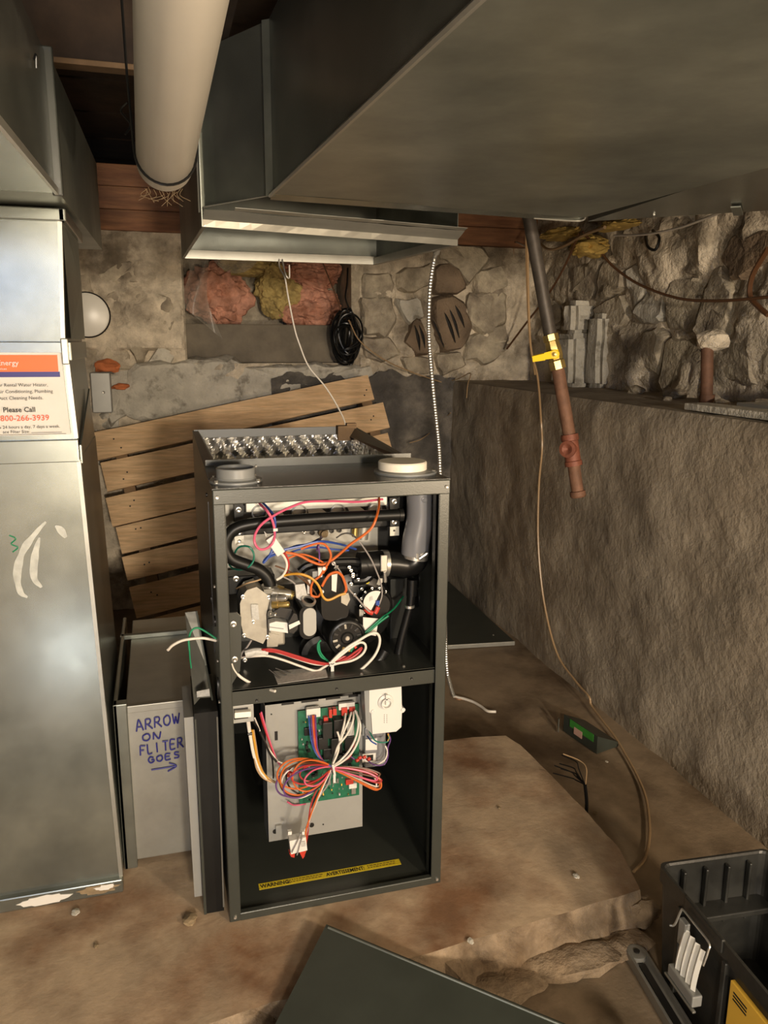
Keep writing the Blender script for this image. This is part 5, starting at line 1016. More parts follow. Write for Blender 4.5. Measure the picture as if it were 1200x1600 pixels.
part(MB().sheet([(0.1445,0.0335,0.1233),(0.1534,0.0335,0.1231),(0.1545,0.0335,0.1115),(0.1456,0.0335,0.1118)], 0.0006, FWD), 'label_print', 'paper_grey', pg)
for q in ([(0.1223,0.04,0.0975),(0.1337,0.04,0.0967),(0.1323,0.04,0.0856),(0.1259,0.04,0.0882)], [(0.1411,0.038,0.0996),(0.1552,0.038,0.0997),(0.1524,0.038,0.0859),(0.1485,0.038,0.081)]): part(MB().sheet(q, 0.012, (0, 1, 0)), 'wire_clamp', 'relay_red', pg)
wire([(0.1444,0.031,0.1433),(0.1378,0.031,0.1277),(0.1313,0.031,0.1148),(0.126,0.031,0.1044)], 0.0012, 'grey', pg); wire([(0.1481,0.031,0.137),(0.1428,0.031,0.1211),(0.1387,0.031,0.1049),(0.136,0.031,0.0968)], 0.0012, 'grey', pg)
# power leads from the door switch
for pts, c, r in (([(0.0485,0.035,0.3962),(0.0513,0.045,0.3726),(0.0542,0.045,0.3499),(0.0571,0.045,0.3269),(0.0602,0.045,0.3105)], 'white', 0.0022), ([(0.0522,0.037,0.3947),(0.0549,0.047,0.3658),(0.0577,0.047,0.339),(0.0617,0.047,0.3119),(0.0705,0.047,0.281),(0.0822,0.047,0.2629),(0.0968,0.067,0.2407)], 'white', 0.002),
                  ([(0.0586,0.048,0.3674),(0.0626,0.048,0.3378),(0.0665,0.048,0.3052),(0.0743,0.048,0.2798),(0.0848,0.048,0.2619),(0.1019,0.068,0.2393)], 'yellow', 0.0022), ([(0.0612,0.05,0.366),(0.065,0.05,0.3311),(0.069,0.05,0.3011),(0.078,0.05,0.2727),(0.0923,0.05,0.2555),(0.1046,0.07,0.2349)], 'tan', 0.002), ([(0.0607,0.048,0.3141),(0.0647,0.048,0.2867),(0.0751,0.048,0.2662),(0.092,0.048,0.2526)], 'tan', 0.002),
                  ([(0.0584,0.04,0.3924),(0.0719,0.06,0.3595),(0.0833,0.06,0.3311),(0.0925,0.06,0.3055),(0.1044,0.06,0.2874)], 'black', 0.0022), ([(0.0632,0.04,0.3943),(0.0698,0.06,0.3704),(0.0742,0.06,0.3565)], 'white', 0.0016), ([(0.0789,0.07,0.3907),(0.0876,0.07,0.3522),(0.0966,0.07,0.3172),(0.1058,0.07,0.2871),(0.113,0.07,0.2723)], 'pink', 0.0016),
                  ([(0.0764,0.07,0.3884),(0.0829,0.07,0.3609),(0.0931,0.07,0.3245),(0.1011,0.07,0.2988)], 'red', 0.0016), ([(0.0862,0.065,0.3227),(0.0956,0.065,0.3051),(0.1064,0.065,0.2871),(0.1174,0.065,0.2786)], 'white', 0.0016), ([(0.0902,0.08,0.3059),(0.0984,0.08,0.2841),(0.1003,0.08,0.2562),(0.0999,0.08,0.2409)], 'black', 0.0016)):
    wire(pts, r, c, fu)
part(MB().tube([(0.0496,0.044,0.3615),(0.058,0.044,0.3617)], 0.0028, 7), 'cable_tie', 'chip')
# yellow bilingual warning strip on the base
ws = part(B((0.064, 0.062, 0.0100), (0.361, 0.080, 0.0105)), 'warning_strip', 'yellow')
def wtext(s, size, x, y, fat=0.0, sx=1.0, mm='ink'): text(s, size, (x, y, 0.0107), (1, 0, 0), (0, 1, 0), mm, ws, 'printed_line', 'LEFT', 0.0001, fat, sx)
wtext('WARNING:', 0.0150, 0.067, 0.0658, 0.00035, 0.80); wtext('AVERTISSEMENT:', 0.0150, 0.202, 0.0658, 0.00035, 0.72)
pale = mat('faded brown print', (0.22, 0.15, 0.01), 0.6)
for x0, x1 in ((0.120, 0.196), (0.290, 0.354)):
    for j in range(2): 
        x = x0
        while x < x1-0.004:
            l = rw.uniform(0.003, 0.007); part(B((x, 0.067+0.006*j, 0.0105), (min(x1, x+l), 0.070+0.006*j, 0.0107)), 'print_mark', pale, ws); x += l+0.0016

# ------------------------------------------------------------------ things leaning on the furnace's left side
ld = thing('leaning_door', (-0.032, 0.22, 0.0), 'black and pale furnace door standing on edge against the left side of the furnace', 'panel')
MB().hexa([(-0.046, 0.035, 0.0), (-0.008, 0.035, 0.0), (-0.008, 0.205, 0.0), (-0.046, 0.205, 0.0), (-0.046, 0.035, 0.42), (-0.004, 0.035, 0.42), (-0.004, 0.205, 0.42), (-0.046, 0.205, 0.42)]).build('door_core', 'black', ld)
MB().hexa([(-0.062, 0.060, 0.022), (-0.047, 0.060, 0.022), (-0.047, 0.2, 0.022), (-0.062, 0.2, 0.022), (-0.064, 0.060, 0.402), (-0.047, 0.060, 0.402), (-0.047, 0.2, 0.402), (-0.064, 0.2, 0.402)]).build('pale_edge', 'bracket', ld)
MB().tube([(-0.0085, 0.033, 0.01), (-0.0055, 0.033, 0.41)], 0.0016, 6).build('bright_hem', 'galv_light', ld)
MB().hexa([(-0.046, 0.033, 0.0), (-0.041, 0.033, 0.0), (-0.041, 0.036, 0.0), (-0.046, 0.036, 0.0), (-0.046, 0.033, 0.41), (-0.043, 0.033, 0.41), (-0.043, 0.036, 0.41), (-0.046, 0.036, 0.41)]).build('return_flange', 'cabinet', ld)
mf = thing('metal_flange', (-0.045, 0.1, 0.40), 'bare galvanised flange leaning at the furnace side above the standing door', 'flange')
fl = [(-0.0502,0.2,0.5576),(-0.028,0.2,0.5582),(-0.0155,0.17,0.4539),(-0.0075,0.05,0.3989),(-0.0434,0.05,0.3973),(-0.0452,0.16,0.4345)]
MB().sheet(fl, 0.003, (0, 1, 0)).build('flange_sheet', 'flange', mf)
MB().sheet([(-0.0391,0.07,0.4474),(-0.0158,0.07,0.4497),(-0.0152,0.07,0.4355),(-0.0385,0.07,0.4358)], 0.001, FWD).build('faded_stamp', 'paper_grey', mf)
MB().tube([(-0.0282,0.195,0.56),(-0.0157,0.165,0.456),(-0.0077,0.045,0.4014)], 0.002, 6).build('folded_edge', 'galv_dark', mf)
MB().sheet([(-0.0579,0.12,0.3766),(-0.0409,0.12,0.3797),(-0.0412,0.11,0.3551),(-0.0603,0.11,0.3578)], 0.002, (0, 1, 0)).build('torn_tab', 'galv_dark', mf)

# ------------------------------------------------------------------ pallet leaning on the rear wall
pal = thing('wooden_pallet', (0.25, 1.85, 0.0), 'wooden pallet of pale planks leaning on the stone wall behind the furnace', 'pallet')
TL, TR, BL = Vector((-0.2982,2.06,0.719)), Vector((0.8168,2.06,0.9337)), Vector((-0.2628,1.8,-0.0293))
ux = (TR-TL).normalized(); wd = (TR-TL).length; vy = (BL-TL); vy = (vy-ux*vy.dot(ux)); ht = vy.length; vy.normalize(); nz = ux.cross(vy).normalized()
if nz.y > 0: nz = -nz
def pp(u, v, w): return TL+ux*u+vy*v+nz*w
rp = random.Random(4)
rows = ((0.0, 0.118), (0.132, 0.257), (0.282, 0.405), (0.412, 0.525), (0.538, 0.640), (0.668, 0.800), (0.815, 0.93))
sc_ = ht/0.815
for i, (a, b) in enumerate(rows):
    a *= sc_; b *= sc_
    e1 = rp.uniform(-.012, .012); e0 = -0.05+rp.uniform(-.01, .01); th = rp.uniform(0, 0.003); da, db = rp.uniform(-.006, .006), rp.uniform(-.004, .004)
    wd_ = wd+(0.030 if i == 1 else 0.012 if i > 1 else 0)+e1
    b_ = MB(); n = 8; vs = []
    for k in range(n+1):
        t = k/n; u = e0+(wd_-e0)*t; w1 = 0.003*fb((u*3, i, 0), 3); w2 = 0.003*fb((u*3, i, 5), 3)
        vs += [pp(u, a+w1+da*t, 0.0), pp(u, b+w2+db*t, 0.0), pp(u, b+w2+db*t, 0.016+th), pp(u, a+w1+da*t, 0.016+th)]
    b_.add(vs, [[k*4+q, k*4+(q+1) % 4, k*4+4+(q+1) % 4, k*4+4+q] for k in range(n) for q in range(4)]+[[3, 2, 1, 0], [n*4, n*4+1, n*4+2, n*4+3]])
    b_.build('plank', 'wood', pal)
for u in (0.02, 0.46, wd-0.06):
    MB().hexa([pp(u, 0.0, -0.09), pp(u+0.045, 0.0, -0.09), pp(u+0.045, 0.0, -0.001), pp(u, 0.0, -0.001), pp(u, 0.92*sc_, -0.09), pp(u+0.045, 0.92*sc_, -0.09), pp(u+0.045, 0.92*sc_, -0.001), pp(u, 0.92*sc_, -0.001)]).build('stringer', 'wood_dark', pal)
for i, (a, b) in enumerate(rows[:6]):
    for u in (0.03, 0.05, wd-0.03, wd-0.045):
        p = pp(u, (a+(b-a)*rp.uniform(.2, .8))*sc_, 0.019); MB().lathe(p, nz, [(0, 0), (0.0035, 0), (0.003, 0.0012), (0, 0.0012)], 8).build('nail_head', 'chip', pal)

# ------------------------------------------------------------------ on the rear wall
ins = [('pink_insulation', 'lump of pink fibreglass stuffed in the left of the wall recess', 'pink', (0.20, 1.285), (0.135, 0.13), 1), ('pink_insulation', 'lump of pink fibreglass stuffed in the right of the wall recess', 'pink', (0.62, 1.235), (0.145, 0.10), 2),
       ('yellow_insulation', 'wad of yellow fibreglass between the pink lumps in the recess', 'yellow_wool', (0.47, 1.315), (0.10, 0.11), 3), ('pink_insulation', 'pink fibreglass lump at the top right of the wall recess', 'pink', (0.63, 1.385), (0.14, 0.07), 4), ('yellow_insulation', 'yellow fibreglass strip at the top left of the recess', 'yellow_wool', (0.33, 1.42), (0.13, 0.05), 5)]
for nm, lab, mm, (cx, cz), (sx, sz), sd in ins:
    bm = bmesh.new(); bmesh.ops.create_icosphere(bm, subdivisions=5, radius=1.0)
    for v in bm.verts:
        d = 1+0.30*fb(v.co*1.6+Vector((sd*7, 0, 0)), 4)+0.10*fb(v.co*7+Vector((sd, 0, 0)), 4)
        v.co = Vector((cx+v.co.x*sx*d, YR+0.20+v.co.y*0.10*d, cz+v.co.z*sz*d))
        v.co.x = min(max(v.co.x, NX0+0.01), NX1-0.01); v.co.z = max(v.co.z, 1.10); v.co.y = min(v.co.y, YR+0.295)
    bm.verts.index_update()
    MB().add([v.co.copy() for v in bm.verts], [[v.index for v in f.verts] for f in bm.faces], True).build(nm, mm, None, lab, 'insulation'); bm.free()
def sheetfn(u, v):
    x = NX0+0.012+0.085*u+0.05*v*u+0.02*math.sin(v*5+u*2); z = 1.45-0.36*v*(0.75+0.25*u)+0.05*(1-u)*v
    return (x, YR+0.03+0.03*math.sin(u*6+v*3), z)
pv = MB().grid(sheetfn, 16, 24).build('plastic_sheet', 'sheet', None, 'torn milky plastic sheet hanging down the left side of the recess', 'plastic sheet')
def sheet2(u, v):
    x = 0.17+0.20*u; z = 1.44-0.075*v*math.sin(PI*u)**0.6; return (x, YR+0.02+0.015*math.sin(u*7), z)
MB().grid(sheet2, 16, 8).build('plastic_sheet', 'sheet', None, 'scrap of milky plastic drooping below the plenum edge at the recess top', 'plastic sheet')
# black cable coil
pts = []; rc = random.Random(9); cc = Vector((0.735, YR-0.060, 1.10))
for k in range(260):
    t = k/260*2*PI*15; a = 0.044+0.022*math.sin(k*0.11)+0.010*math.sin(k*0.37); h = 0.082+0.030*math.sin(k*0.083+1)+0.010*math.sin(k*0.29)
    pts.append(cc+Vector((a*math.cos(t)+0.012*math.sin(k*0.05), 0.022*math.sin(k*0.19)+0.01*math.cos(t*2), h*math.sin(t)+0.01*math.sin(k*0.07))))
coil = thing('cable_coil', tuple(cc), 'tangled coil of black cable hanging at the right of the wall recess', 'cable')
MB().tube(curve(pts, 3), 0.0045, 6).build('coiled_cable', 'rubber', coil)
MB().tube(curve([cc+Vector((-0.01, -0.02, 0.085)), cc+Vector((0.0, -0.03, 0.125)), cc+Vector((0.018, -0.025, 0.115)), cc+Vector((0.014, -0.03, 0.08))]), 0.004, 7).build('top_loop', 'rubber', coil)
MB().tube(curve([cc+Vector((0.02, 0.0, 0.11)), cc+Vector((0.0, 0.01, 0.17)), cc+Vector((0.012, 0.03, 0.23)), cc+Vector((0.02, 0.05, 0.30))]), 0.004, 7).build('riser', 'rubber', coil)
def loose(pts, r, col, name, label, cat='wire', group=None): return MB().tube(curve(pts), r, 7).build(name, 'w_'+col, None, label, cat, group)
loose([(0.6183,2.1,1.4243),(0.6454,2.1,1.3597),(0.6728,2.1,1.2943),(0.7034,2.1,1.2147)], 0.003, 'brown', 'brown_cable', 'thin brown cable dropping from the plenum to the black coil', 'cable')
loose([(0.7327,2.08,1.1741),(0.7755,2.08,1.0931),(0.8482,2.08,1.0329),(0.9281,2.08,0.9884),(1.0122,2.08,0.9543),(1.0978,2.08,0.9254),(1.1659,2.08,0.9048)], 0.0028, 'tan', 'tan_cable', 'thin tan cable trailing from the coil to the ledge corner', 'cable')
loose([(0.2937,1.142,1.3265),(0.2872,1.09,1.2961),(0.2751,0.92,1.2544),(0.283,0.92,1.2067),(0.2993,0.92,1.1203),(0.313,0.92,1.0746),(0.3378,0.92,1.0141),(0.3799,0.92,0.9632),(0.4078,0.92,0.9226),(0.438,0.92,0.8665),(0.4474,0.92,0.8363)], 0.0022, 'white', 'thermostat_wire', 'thin white wire dangling from the plenum to the furnace outlet')
loose([(0.3034,1.142,1.325),(0.277,0.92,1.2646),(0.2875,0.92,1.2547),(0.2882,0.92,1.2887)], 0.002, 'white', 'wire_scrap', 'short white wire bent back under the plenum rim')
# round cover, electrical box, brick
dc = thing('round_cover', (-0.3291,2.15,1.1823), 'white round cover on the stone wall half hidden by the return duct', 'cover')
MB().lathe((-0.3403,2.17,1.1828), FWD, [(0, 0.02), (0.080, 0.02), (0.086, 0.017), (0.088, 0.0), (0.088, -0.02)], 48).build('cover_disc', 'pvc_white', dc)
MB().tube([Vector((-0.3392,2.155,1.1823))+Vector((math.cos(t)*0.089, 0, math.sin(t)*0.089)) for t in [2*PI*k/40 for k in range(40)]], 0.003, 6, closed=True).build('rim_gap', 'chip', dc)
eb = thing('electrical_box', (-0.2999,2.13,0.8672), 'small grey metal electrical box on the wall beside the return duct', 'box')
MB().box((-0.3424,2.115,0.9538), tuple(Vector((-0.2642,2.115,0.789))+Vector((0, 0.06, 0))), 0.004).build('box_cover', 'bracket', eb)
screw((-0.2935,2.113,0.8734), FWD, 0.010, eb)
MB().tube([(-0.2979,2.11,0.9538),(-0.2583,2.11,0.9536),(-0.2487,2.11,0.9484)], 0.003, 6).build('cover_lip', 'galv_light', eb)
for c, s, sd in (((-0.2737,2.15,0.9781), (0.05, 0.022, 0.026), 3), ((-0.2288,2.15,0.8941), (0.034, 0.02, 0.013), 5)):
    rock(c, s, sd, 'brick', 'brick', wall_rear, 3)
# steel flex conduit behind the furnace, its end on the floor
fx = thing('flex_conduit', (0.69, 0.80, ZF), 'armoured steel flex cable rising behind the right of the furnace to the plenum', 'cable')
FP = curve([(0.6697,0.78,1.3282),(0.6681,0.8,1.3001),(0.6584,0.8,1.2288),(0.6563,0.8,1.143),(0.6595,0.8,1.0733),(0.6711,0.8,0.9669),(0.685,0.8,0.8579),(0.6944,0.8,0.7838),(0.7003,0.8,0.6991),(0.7129,0.8,0.4958),(0.7242,0.8,0.274),(0.7345,0.8,0.1064),(0.7466,0.8,0.0454),(0.7605,0.8,0.0008)], 14)
rr = []; fp2 = []
for a, b in zip(FP[:-1], FP[1:]):
    L_ = (b-a).length; nn_ = max(2, int(L_/0.0022))
    for k in range(nn_): fp2.append(a.lerp(b, k/nn_)); rr.append(0.0062 if len(fp2) % 3 else 0.0048)
MB().tube(fp2, rr, 8).build('armour', 'zinc', fx)
MB().lathe(fp2[0], (fp2[0]-fp2[3]), [(0.0062, -0.015), (0.009, -0.012), (0.009, 0.004), (0, 0.006)], 14).build('connector', 'steel', fx)
MB().tube(curve([(0.8184,0.9465,-0.074),(0.8314,0.933,-0.074),(0.8464,0.919,-0.074),(0.8662,0.8892,-0.074),(0.8779,0.8524,-0.074),(0.8854,0.8176,-0.074),(0.9094,0.8065,-0.074)]), 0.0045, 7).build('white_conductor', 'w_white', fx)
MB().tube(curve([(0.819,0.9479,-0.077),(0.8265,0.926,-0.077),(0.8447,0.926,-0.077)]), 0.0022, 6).build('bare_copper', 'w_copper', fx)
# gas drop with its yellow valve
gp = thing('gas_drop', (0.983,0.5,0.6942), 'rusty iron gas pipe hanging askew with a yellow handled valve', 'pipe')
a, b, c, d, e, f = Vector((0.8641,0.62,1.3845)), Vector((0.9145,0.57,1.0922)), Vector((0.9317,0.56,1.0235)), Vector((0.962,0.53,0.8412)), Vector((0.9723,0.52,0.7705)), Vector((0.9924,0.505,0.6824))
a2 = a+(a-b)*0.5
MB().cyl(a2, b, 0.0170, 20).build('upper_pipe', 'iron', gp)
ax = (c-b).normalized(); Lb = (c-b).length
vb = MB().lathe(b-ax*0.012, ax, [(0.0165, 0), (0.0215, 0), (0.0215, 0.016), (0.0185, 0.018), (0.0210, 0.036), (0.0210, 0.058), (0.0185, 0.066), (0.0215, 0.070), (0.0215, Lb+0.020), (0.0165, Lb+0.020)], 8).build('valve_body', 'brass', gp)
hv = b.lerp(c, 0.55); out_ = Vector((-0.45, -0.85, 0.0)).normalized()
MB().lathe(hv+out_*0.016, out_, [(0.0, 0), (0.011, 0), (0.011, 0.012), (0.007, 0.013), (0.007, 0.024), (0, 0.024)], 14).build('valve_stem', 'brass', gp)
h0 = hv+out_*0.036; hd = (Vector((0.8439,0.53,1.0439))-h0); hL = hd.length; hd.normalize(); hn = hd.cross(out_).normalized()
MB().hexa([h0-hd*0.012-hn*0.011, h0+hd*hL*0.45-hn*0.0085, h0+hd*hL*0.45+hn*0.0085, h0-hd*0.012+hn*0.011]+[p+out_*0.006 for p in (h0-hd*0.012-hn*0.011, h0+hd*hL*0.45-hn*0.0085, h0+hd*hL*0.45+hn*0.0085, h0-hd*0.012+hn*0.011)]).hexa(
    [h0+hd*hL*0.45-hn*0.0085, h0+hd*hL-hn*0.007, h0+hd*hL+hn*0.007, h0+hd*hL*0.45+hn*0.0085]+[p+out_*0.007-hn*0.002 for p in (h0+hd*hL*0.45-hn*0.0085, h0+hd*hL-hn*0.007, h0+hd*hL+hn*0.007, h0+hd*hL*0.45+hn*0.0085)]).build('lever_handle', 'handle_yellow', gp)
MB().lathe(h0+out_*0.004, out_, [(0.0125, -0.004), (0.0125, 0.005), (0.010, 0.007), (0.006, 0.007), (0.006, 0.011), (0, 0.011)], 14).build('handle_hub', 'handle_yellow', gp)
MB().lathe(h0+out_*0.013, out_, [(0.0055, -0.003), (0.0055, 0.004), (0.003, 0.005), (0, 0.005)], 6).build('handle_nut', 'brass', gp)
MB().cyl(c-ax*0.004, d, 0.0170, 20).build('lower_pipe', 'rust', gp)
te = (e-d).normalized(); Lt = (e-d).length
MB().lathe(d, te, [(0.0165, -0.006), (0.0225, -0.006), (0.0235, 0.0), (0.0235, 0.010), (0.0205, 0.012), (0.0205, Lt-0.008), (0.0230, Lt-0.006), (0.0230, Lt+0.006), (0.016, Lt+0.007)], 24).build('tee_fitting', 'rust_red', gp)
tm = d.lerp(e, 0.45); td = Vector((-0.75, -0.62, 0.05)).normalized()
MB().lathe(tm, td, [(0.0195, 0.0), (0.0195, 0.020), (0.0220, 0.022), (0.0220, 0.030), (0.014, 0.031), (0.0, 0.024)], 20).build('tee_branch', 'rust_red', gp)
MB().lathe(e, te, [(0.0165, 0.0), (0.0165, (f-e).length-0.018), (0.0205, (f-e).length-0.016), (0.0210, (f-e).length-0.004), (0.018, (f-e).length), (0, (f-e).length+0.002)], 22).build('capped_nipple', 'rust', gp)
# brown wires by the gas pipe
loose([(0.9198,0.75,1.3976), (0.9777,0.85,1.2573), (1.0444,0.95,1.074), (1.1244,1.05,0.9708), (1.2,1.1614,0.8333), (1.205,1.1499,0.7225), (1.21,1.1695,0.582), (1.215,1.1625,0.3713), (1.22,1.1063,0.1706), (1.22,0.9938,0.0189), (1.215,0.8462,-0.0243), (1.21,0.754,-0.0344), (1.21,0.7355,-0.0569), (1.195,0.6485,-0.0612), (1.1807,0.5526,-0.066), (1.1575,0.4582,-0.07), (1.1225,0.3415,-0.072), (1.0825,0.2436,-0.073), (1.0099,0.123,-0.073), (0.9427,0.0417,-0.073), (0.8889,0.0058,-0.073)], 0.0036, 'tan', 'lamp_cord', 'tan cord hanging past the gas pipe and down the concrete to the floor', 'cord')
loose([(0.9403,0.8,1.3982), (0.9969,0.9,1.2795), (1.0627,1.0,1.1135), (1.1397,1.1,0.9791)], 0.003, 'tan', 'tan_wire', 'thin tan wire beside the top of the gas pipe', 'wire')
# foam, cables and odds and ends along the top of the right wall
for i, (c, s, sd, lab) in enumerate((((1.55,1.7495,1.5205), (0.05, 0.14, 0.025), 4, 'yellowed foam smear under the trunk beside the gas pipe'), ((1.56,1.5297,1.4495), (0.06, 0.085, 0.040), 6, 'yellowed foam blob over the whitewashed stones'), ((1.52,1.2695,1.4915), (0.05, 0.10, 0.018), 8, 'yellowed foam trail along the top of the right wall'))):
    rock(c, s, sd, 'spray_foam', 'foam', None, 4, label=lab, cat='foam')
loose([(1.5,1.4788,1.495), (1.58,1.4911,1.4343), (1.6,1.4022,1.3614), (1.6,1.2266,1.2875), (1.6,0.9997,1.23), (1.6,0.8078,1.213), (1.6,0.6424,1.2126), (1.6,0.5558,1.2153)], 0.005, 'brown', 'brown_cable', 'brown cable sagging across the stone wall on the right', 'cable')
loose([(1.48,1.4664,1.4858), (1.5,1.6138,1.3712), (1.52,1.778,1.2767), (1.52,1.9674,1.1676), (1.4922,2.1,1.0541)], 0.0045, 'brown', 'brown_cable', 'brown cable slanting down the stone wall behind the gas pipe', 'cable')
loose([(1.4,1.0902,1.4308), (1.36,0.8477,1.4039), (1.33,0.6519,1.3959), (1.3,0.5057,1.3979), (1.27,0.3958,1.3991)], 0.0035, 'white', 'white_cable', 'pale cable looping under the branch duct', 'cable')
loose([(1.58,1.1875,1.4539), (1.55,1.1217,1.4054), (1.55,1.0761,1.3903), (1.56,1.0741,1.4272), (1.58,1.1436,1.4611)], 0.005, 'black', 'black_cable', 'loop of black cable high on the right stone wall', 'cable')
loose([(1.5,1.819,1.486), (1.48,1.7031,1.4528), (1.48,1.5861,1.4526), (1.48,1.4187,1.4777), (1.45,1.237,1.4779)], 0.006, 'tan', 'tan_cable', 'pale yellow cable lying along the top of the wall by the foam', 'cable')
loose([(1.55,2.2154,1.5512), (1.52,2.0469,1.5117), (1.5,1.9203,1.4813)], 0.004, 'white', 'wire_scrap', 'short pale wire end poking out beside the gas pipe', 'wire')
loose([(1.55,2.1946,1.5516), (1.56,2.2133,1.4511), (1.6,2.3263,1.3578)], 0.0025, 'tan', 'tan_wire', 'thin wire hanging on the stones left of the gas pipe', 'wire')
loose([(1.6,0.6121,1.3474), (1.61,0.6743,1.2794), (1.62,0.6881,1.2226), (1.62,0.6464,1.188), (1.62,0.6074,1.1651)], 0.008, 'brown', 'brown_cable', 'thick brown cable bowed at the right edge of the stone wall', 'cable')
loose([(1.235,2.2687,0.8919), (1.25,2.097,0.9178), (1.27,1.9927,0.9479), (1.24,1.9451,0.9025), (1.235,1.9431,0.841)], 0.0022, 'tan', 'dry_root', 'wisp of dry root at the corner of the concrete ledge', 'root')
loose([(1.0166,2.08,0.631), (1.0781,2.08,0.6499), (1.22,2.2602,0.69), (1.225,2.1116,0.7616)], 0.0022, 'tan', 'dry_root', 'wisp of dry root crossing the dark wall beside the flex cable', 'root')
# iron stub and boards on the ledge
sp_ = thing('pipe_stub', (1.376,0.5265,0.905), 'short rusty pipe stub standing on the concrete ledge', 'pipe')
p0 = Vector((1.5,0.684,0.8879)); p0.z = ZL; p1 = Vector((p0.x, p0.y+0.02, 1.075))
MB().cyl(p0, p1, 0.018, 18).build('pipe_body', 'rust', sp_); MB().cyl(p0, p0+Vector((0, 0, 0.03)), 0.022, 18).build('coupling', 'rust', sp_)
rock(p1+Vector((0.02, 0.0, 0.015)), (0.045, 0.045, 0.035), 12, 'mortar_lump', 'mortar', sp_)
b1_ = MB().box((1.285, -0.45, ZL+0.004), (1.36, 0.50, ZL+0.022), 0.002).build('ledge_board', 'stone_white', None, 'narrow pale board lying along the front of the ledge', 'board')
b2_ = MB().box((1.385, -0.40, ZL+0.004), (1.50, 0.42, ZL+0.028), 0.002).build('ledge_board', 'bracket', None, 'wider grey board lying behind the pale one on the ledge', 'board')
b3_ = MB().box((1.53, -0.40, ZL+0.004), (1.63, 0.30, ZL+0.06), 0.003).build('ledge_board', 'stone_white', None, 'thick pale timber at the back of the ledge against the stones', 'board')
CHIP = ('mortar chip on the ledge just behind the rusty pipe stub', 'small mortar chip on the ledge left of the pipe stub base', 'fist sized mortar lump on the ledge below the upright white stones', 'mortar lump at the foot of the wall nearest the white stones', 'mortar chip on the ledge right of the pipe stub by the boards', 'smallest crumb on the front of the ledge near the pale board')
for i, (y, x, s) in enumerate(((0.75, 1.56, .03), (0.62, 1.50, .022), (0.95, 1.58, .035), (1.2, 1.6, .03), (0.55, 1.58, .028), (0.85, 1.48, .015))):
    rock((x, y, ZL+s*0.35), (s, s*1.2, s*0.6), 20+i, 'stone_chip', 'stone', None, label=CHIP[i], cat='rubble', group='mortar chips on the ledge')

# ------------------------------------------------------------------ on the floor
bs = thing('floor_panel', (0.93, 1.75, ZF), 'dark sheet metal panel lying on the floor behind the furnace', 'panel')
q = [(0.8206,1.4383,-0.062),(1.1875,1.2844,-0.062),(1.1951,1.4091,-0.062),(1.2563,2.1568,-0.062),(1.0665,2.207,-0.062)]
MB().sheet([(0.60, 1.395, -0.066), (1.215, 1.325, -0.066), (1.225, 2.08, -0.052), (0.60, 2.08, -0.052)], 0.003, (0, 0, 1)).build('panel_sheet', 'panel_green', bs)
MB().box((0, 0, 0), (0.62, 0.006, 0.016), 0.001, Matrix.Translation((0.60, 1.388, -0.079)) @ Matrix.Rotation(-0.113, 4, 'Z')).build('front_hem', 'galv_light', bs)
MB().box((0.62, 2.05, ZF), (1.2, 2.08, -0.053)).build('rear_hem', 'panel_green', bs)
screw((1.16, 1.40, -0.062), (0, 0, 1), 0.006, bs)
gb = thing('junction_cover', (1.12, 0.60, ZF), 'small dark metal box with a green label lying against the concrete wall', 'box')
g0, g1, g2 = Vector((1.0865,0.4942,-0.079)), Vector((1.0606,0.6436,-0.079)), Vector((1.172,0.5164,-0.079))
hh = 0.055; up_ = Vector((0, 0, hh)); g3 = g1+(g2-g0)
MB().hexa([g0, g2, g3, g1, g0+up_, g2+up_*0.25, g3+up_*0.25, g1+up_]).build('box_shell', 'panel_green', gb)
fnm = (g1-g0).cross(up_).normalized(); fnm = fnm if fnm.dot(Vector((-1, -1, 0))) > 0 else -fnm
def gq(u0, u1, v0, v1, e): 
    return [g0.lerp(g1, u)+up_*v+fnm*e for u, v in ((u0, v0), (u1, v0), (u1, v1), (u0, v1))]
MB().sheet(gq(0.10, 0.80, 0.55, 0.98, 0.001), 0.0008, fnm).build('green_label', 'green_label', gb)
MB().sheet(gq(0.42, 0.66, 0.30, 0.70, 0.002), 0.0008, fnm).build('price_tag', 'pink_label', gb)
MB().sheet([g1+fnm*0.02+up_*0.8, g1+fnm*0.02, g1+(g1-g0)*0.18, g1+(g1-g0)*0.18+up_*0.6], 0.002).build('bent_flap', 'galv_dark', gb)
# bent wire bristles standing at the pad edge
cwb = thing('cable_end', (0.90, 0.20, ZF), 'frayed black cable end standing up beside the pad with spread conductors', 'cable')
base_ = Vector((0.8851,0.2069,-0.079)); kn = Vector((0.8719,0.2,0.0309))
MB().tube(curve([base_, base_.lerp(kn, 0.5)+Vector((0.004, 0, 0)), kn]), 0.0045, 7).build('cable_jacket', 'rubber', cwb)
for p in (((0.8621,0.3,0.0566), (0.8796,0.26,0.0582)), ((0.8505,0.29,0.0406), (0.8735,0.26,0.0415)), ((0.8492,0.28,0.0322), (0.872,0.25,0.0333)), ((0.8283,0.28,0.023), (0.8657,0.25,0.0202)), ((0.8363,0.29,0.0374), (0.8669,0.26,0.0319))):
    MB().tube(curve([kn, Vector(p[1]).lerp(kn, 0.3), p[1], p[0]]), 0.0016, 5).build('conductor', 'w_tan' if p[0][0] > 0.9 and False else 'rubber', cwb)
MB().tube(curve([kn+Vector((0.002, 0, 0)), Vector((0.8974,0.24,0.0491)), Vector((0.8945,0.27,0.0539)), Vector((0.8656,0.3,0.0596))]), 0.0014, 5).build('conductor', 'w_tan', cwb)
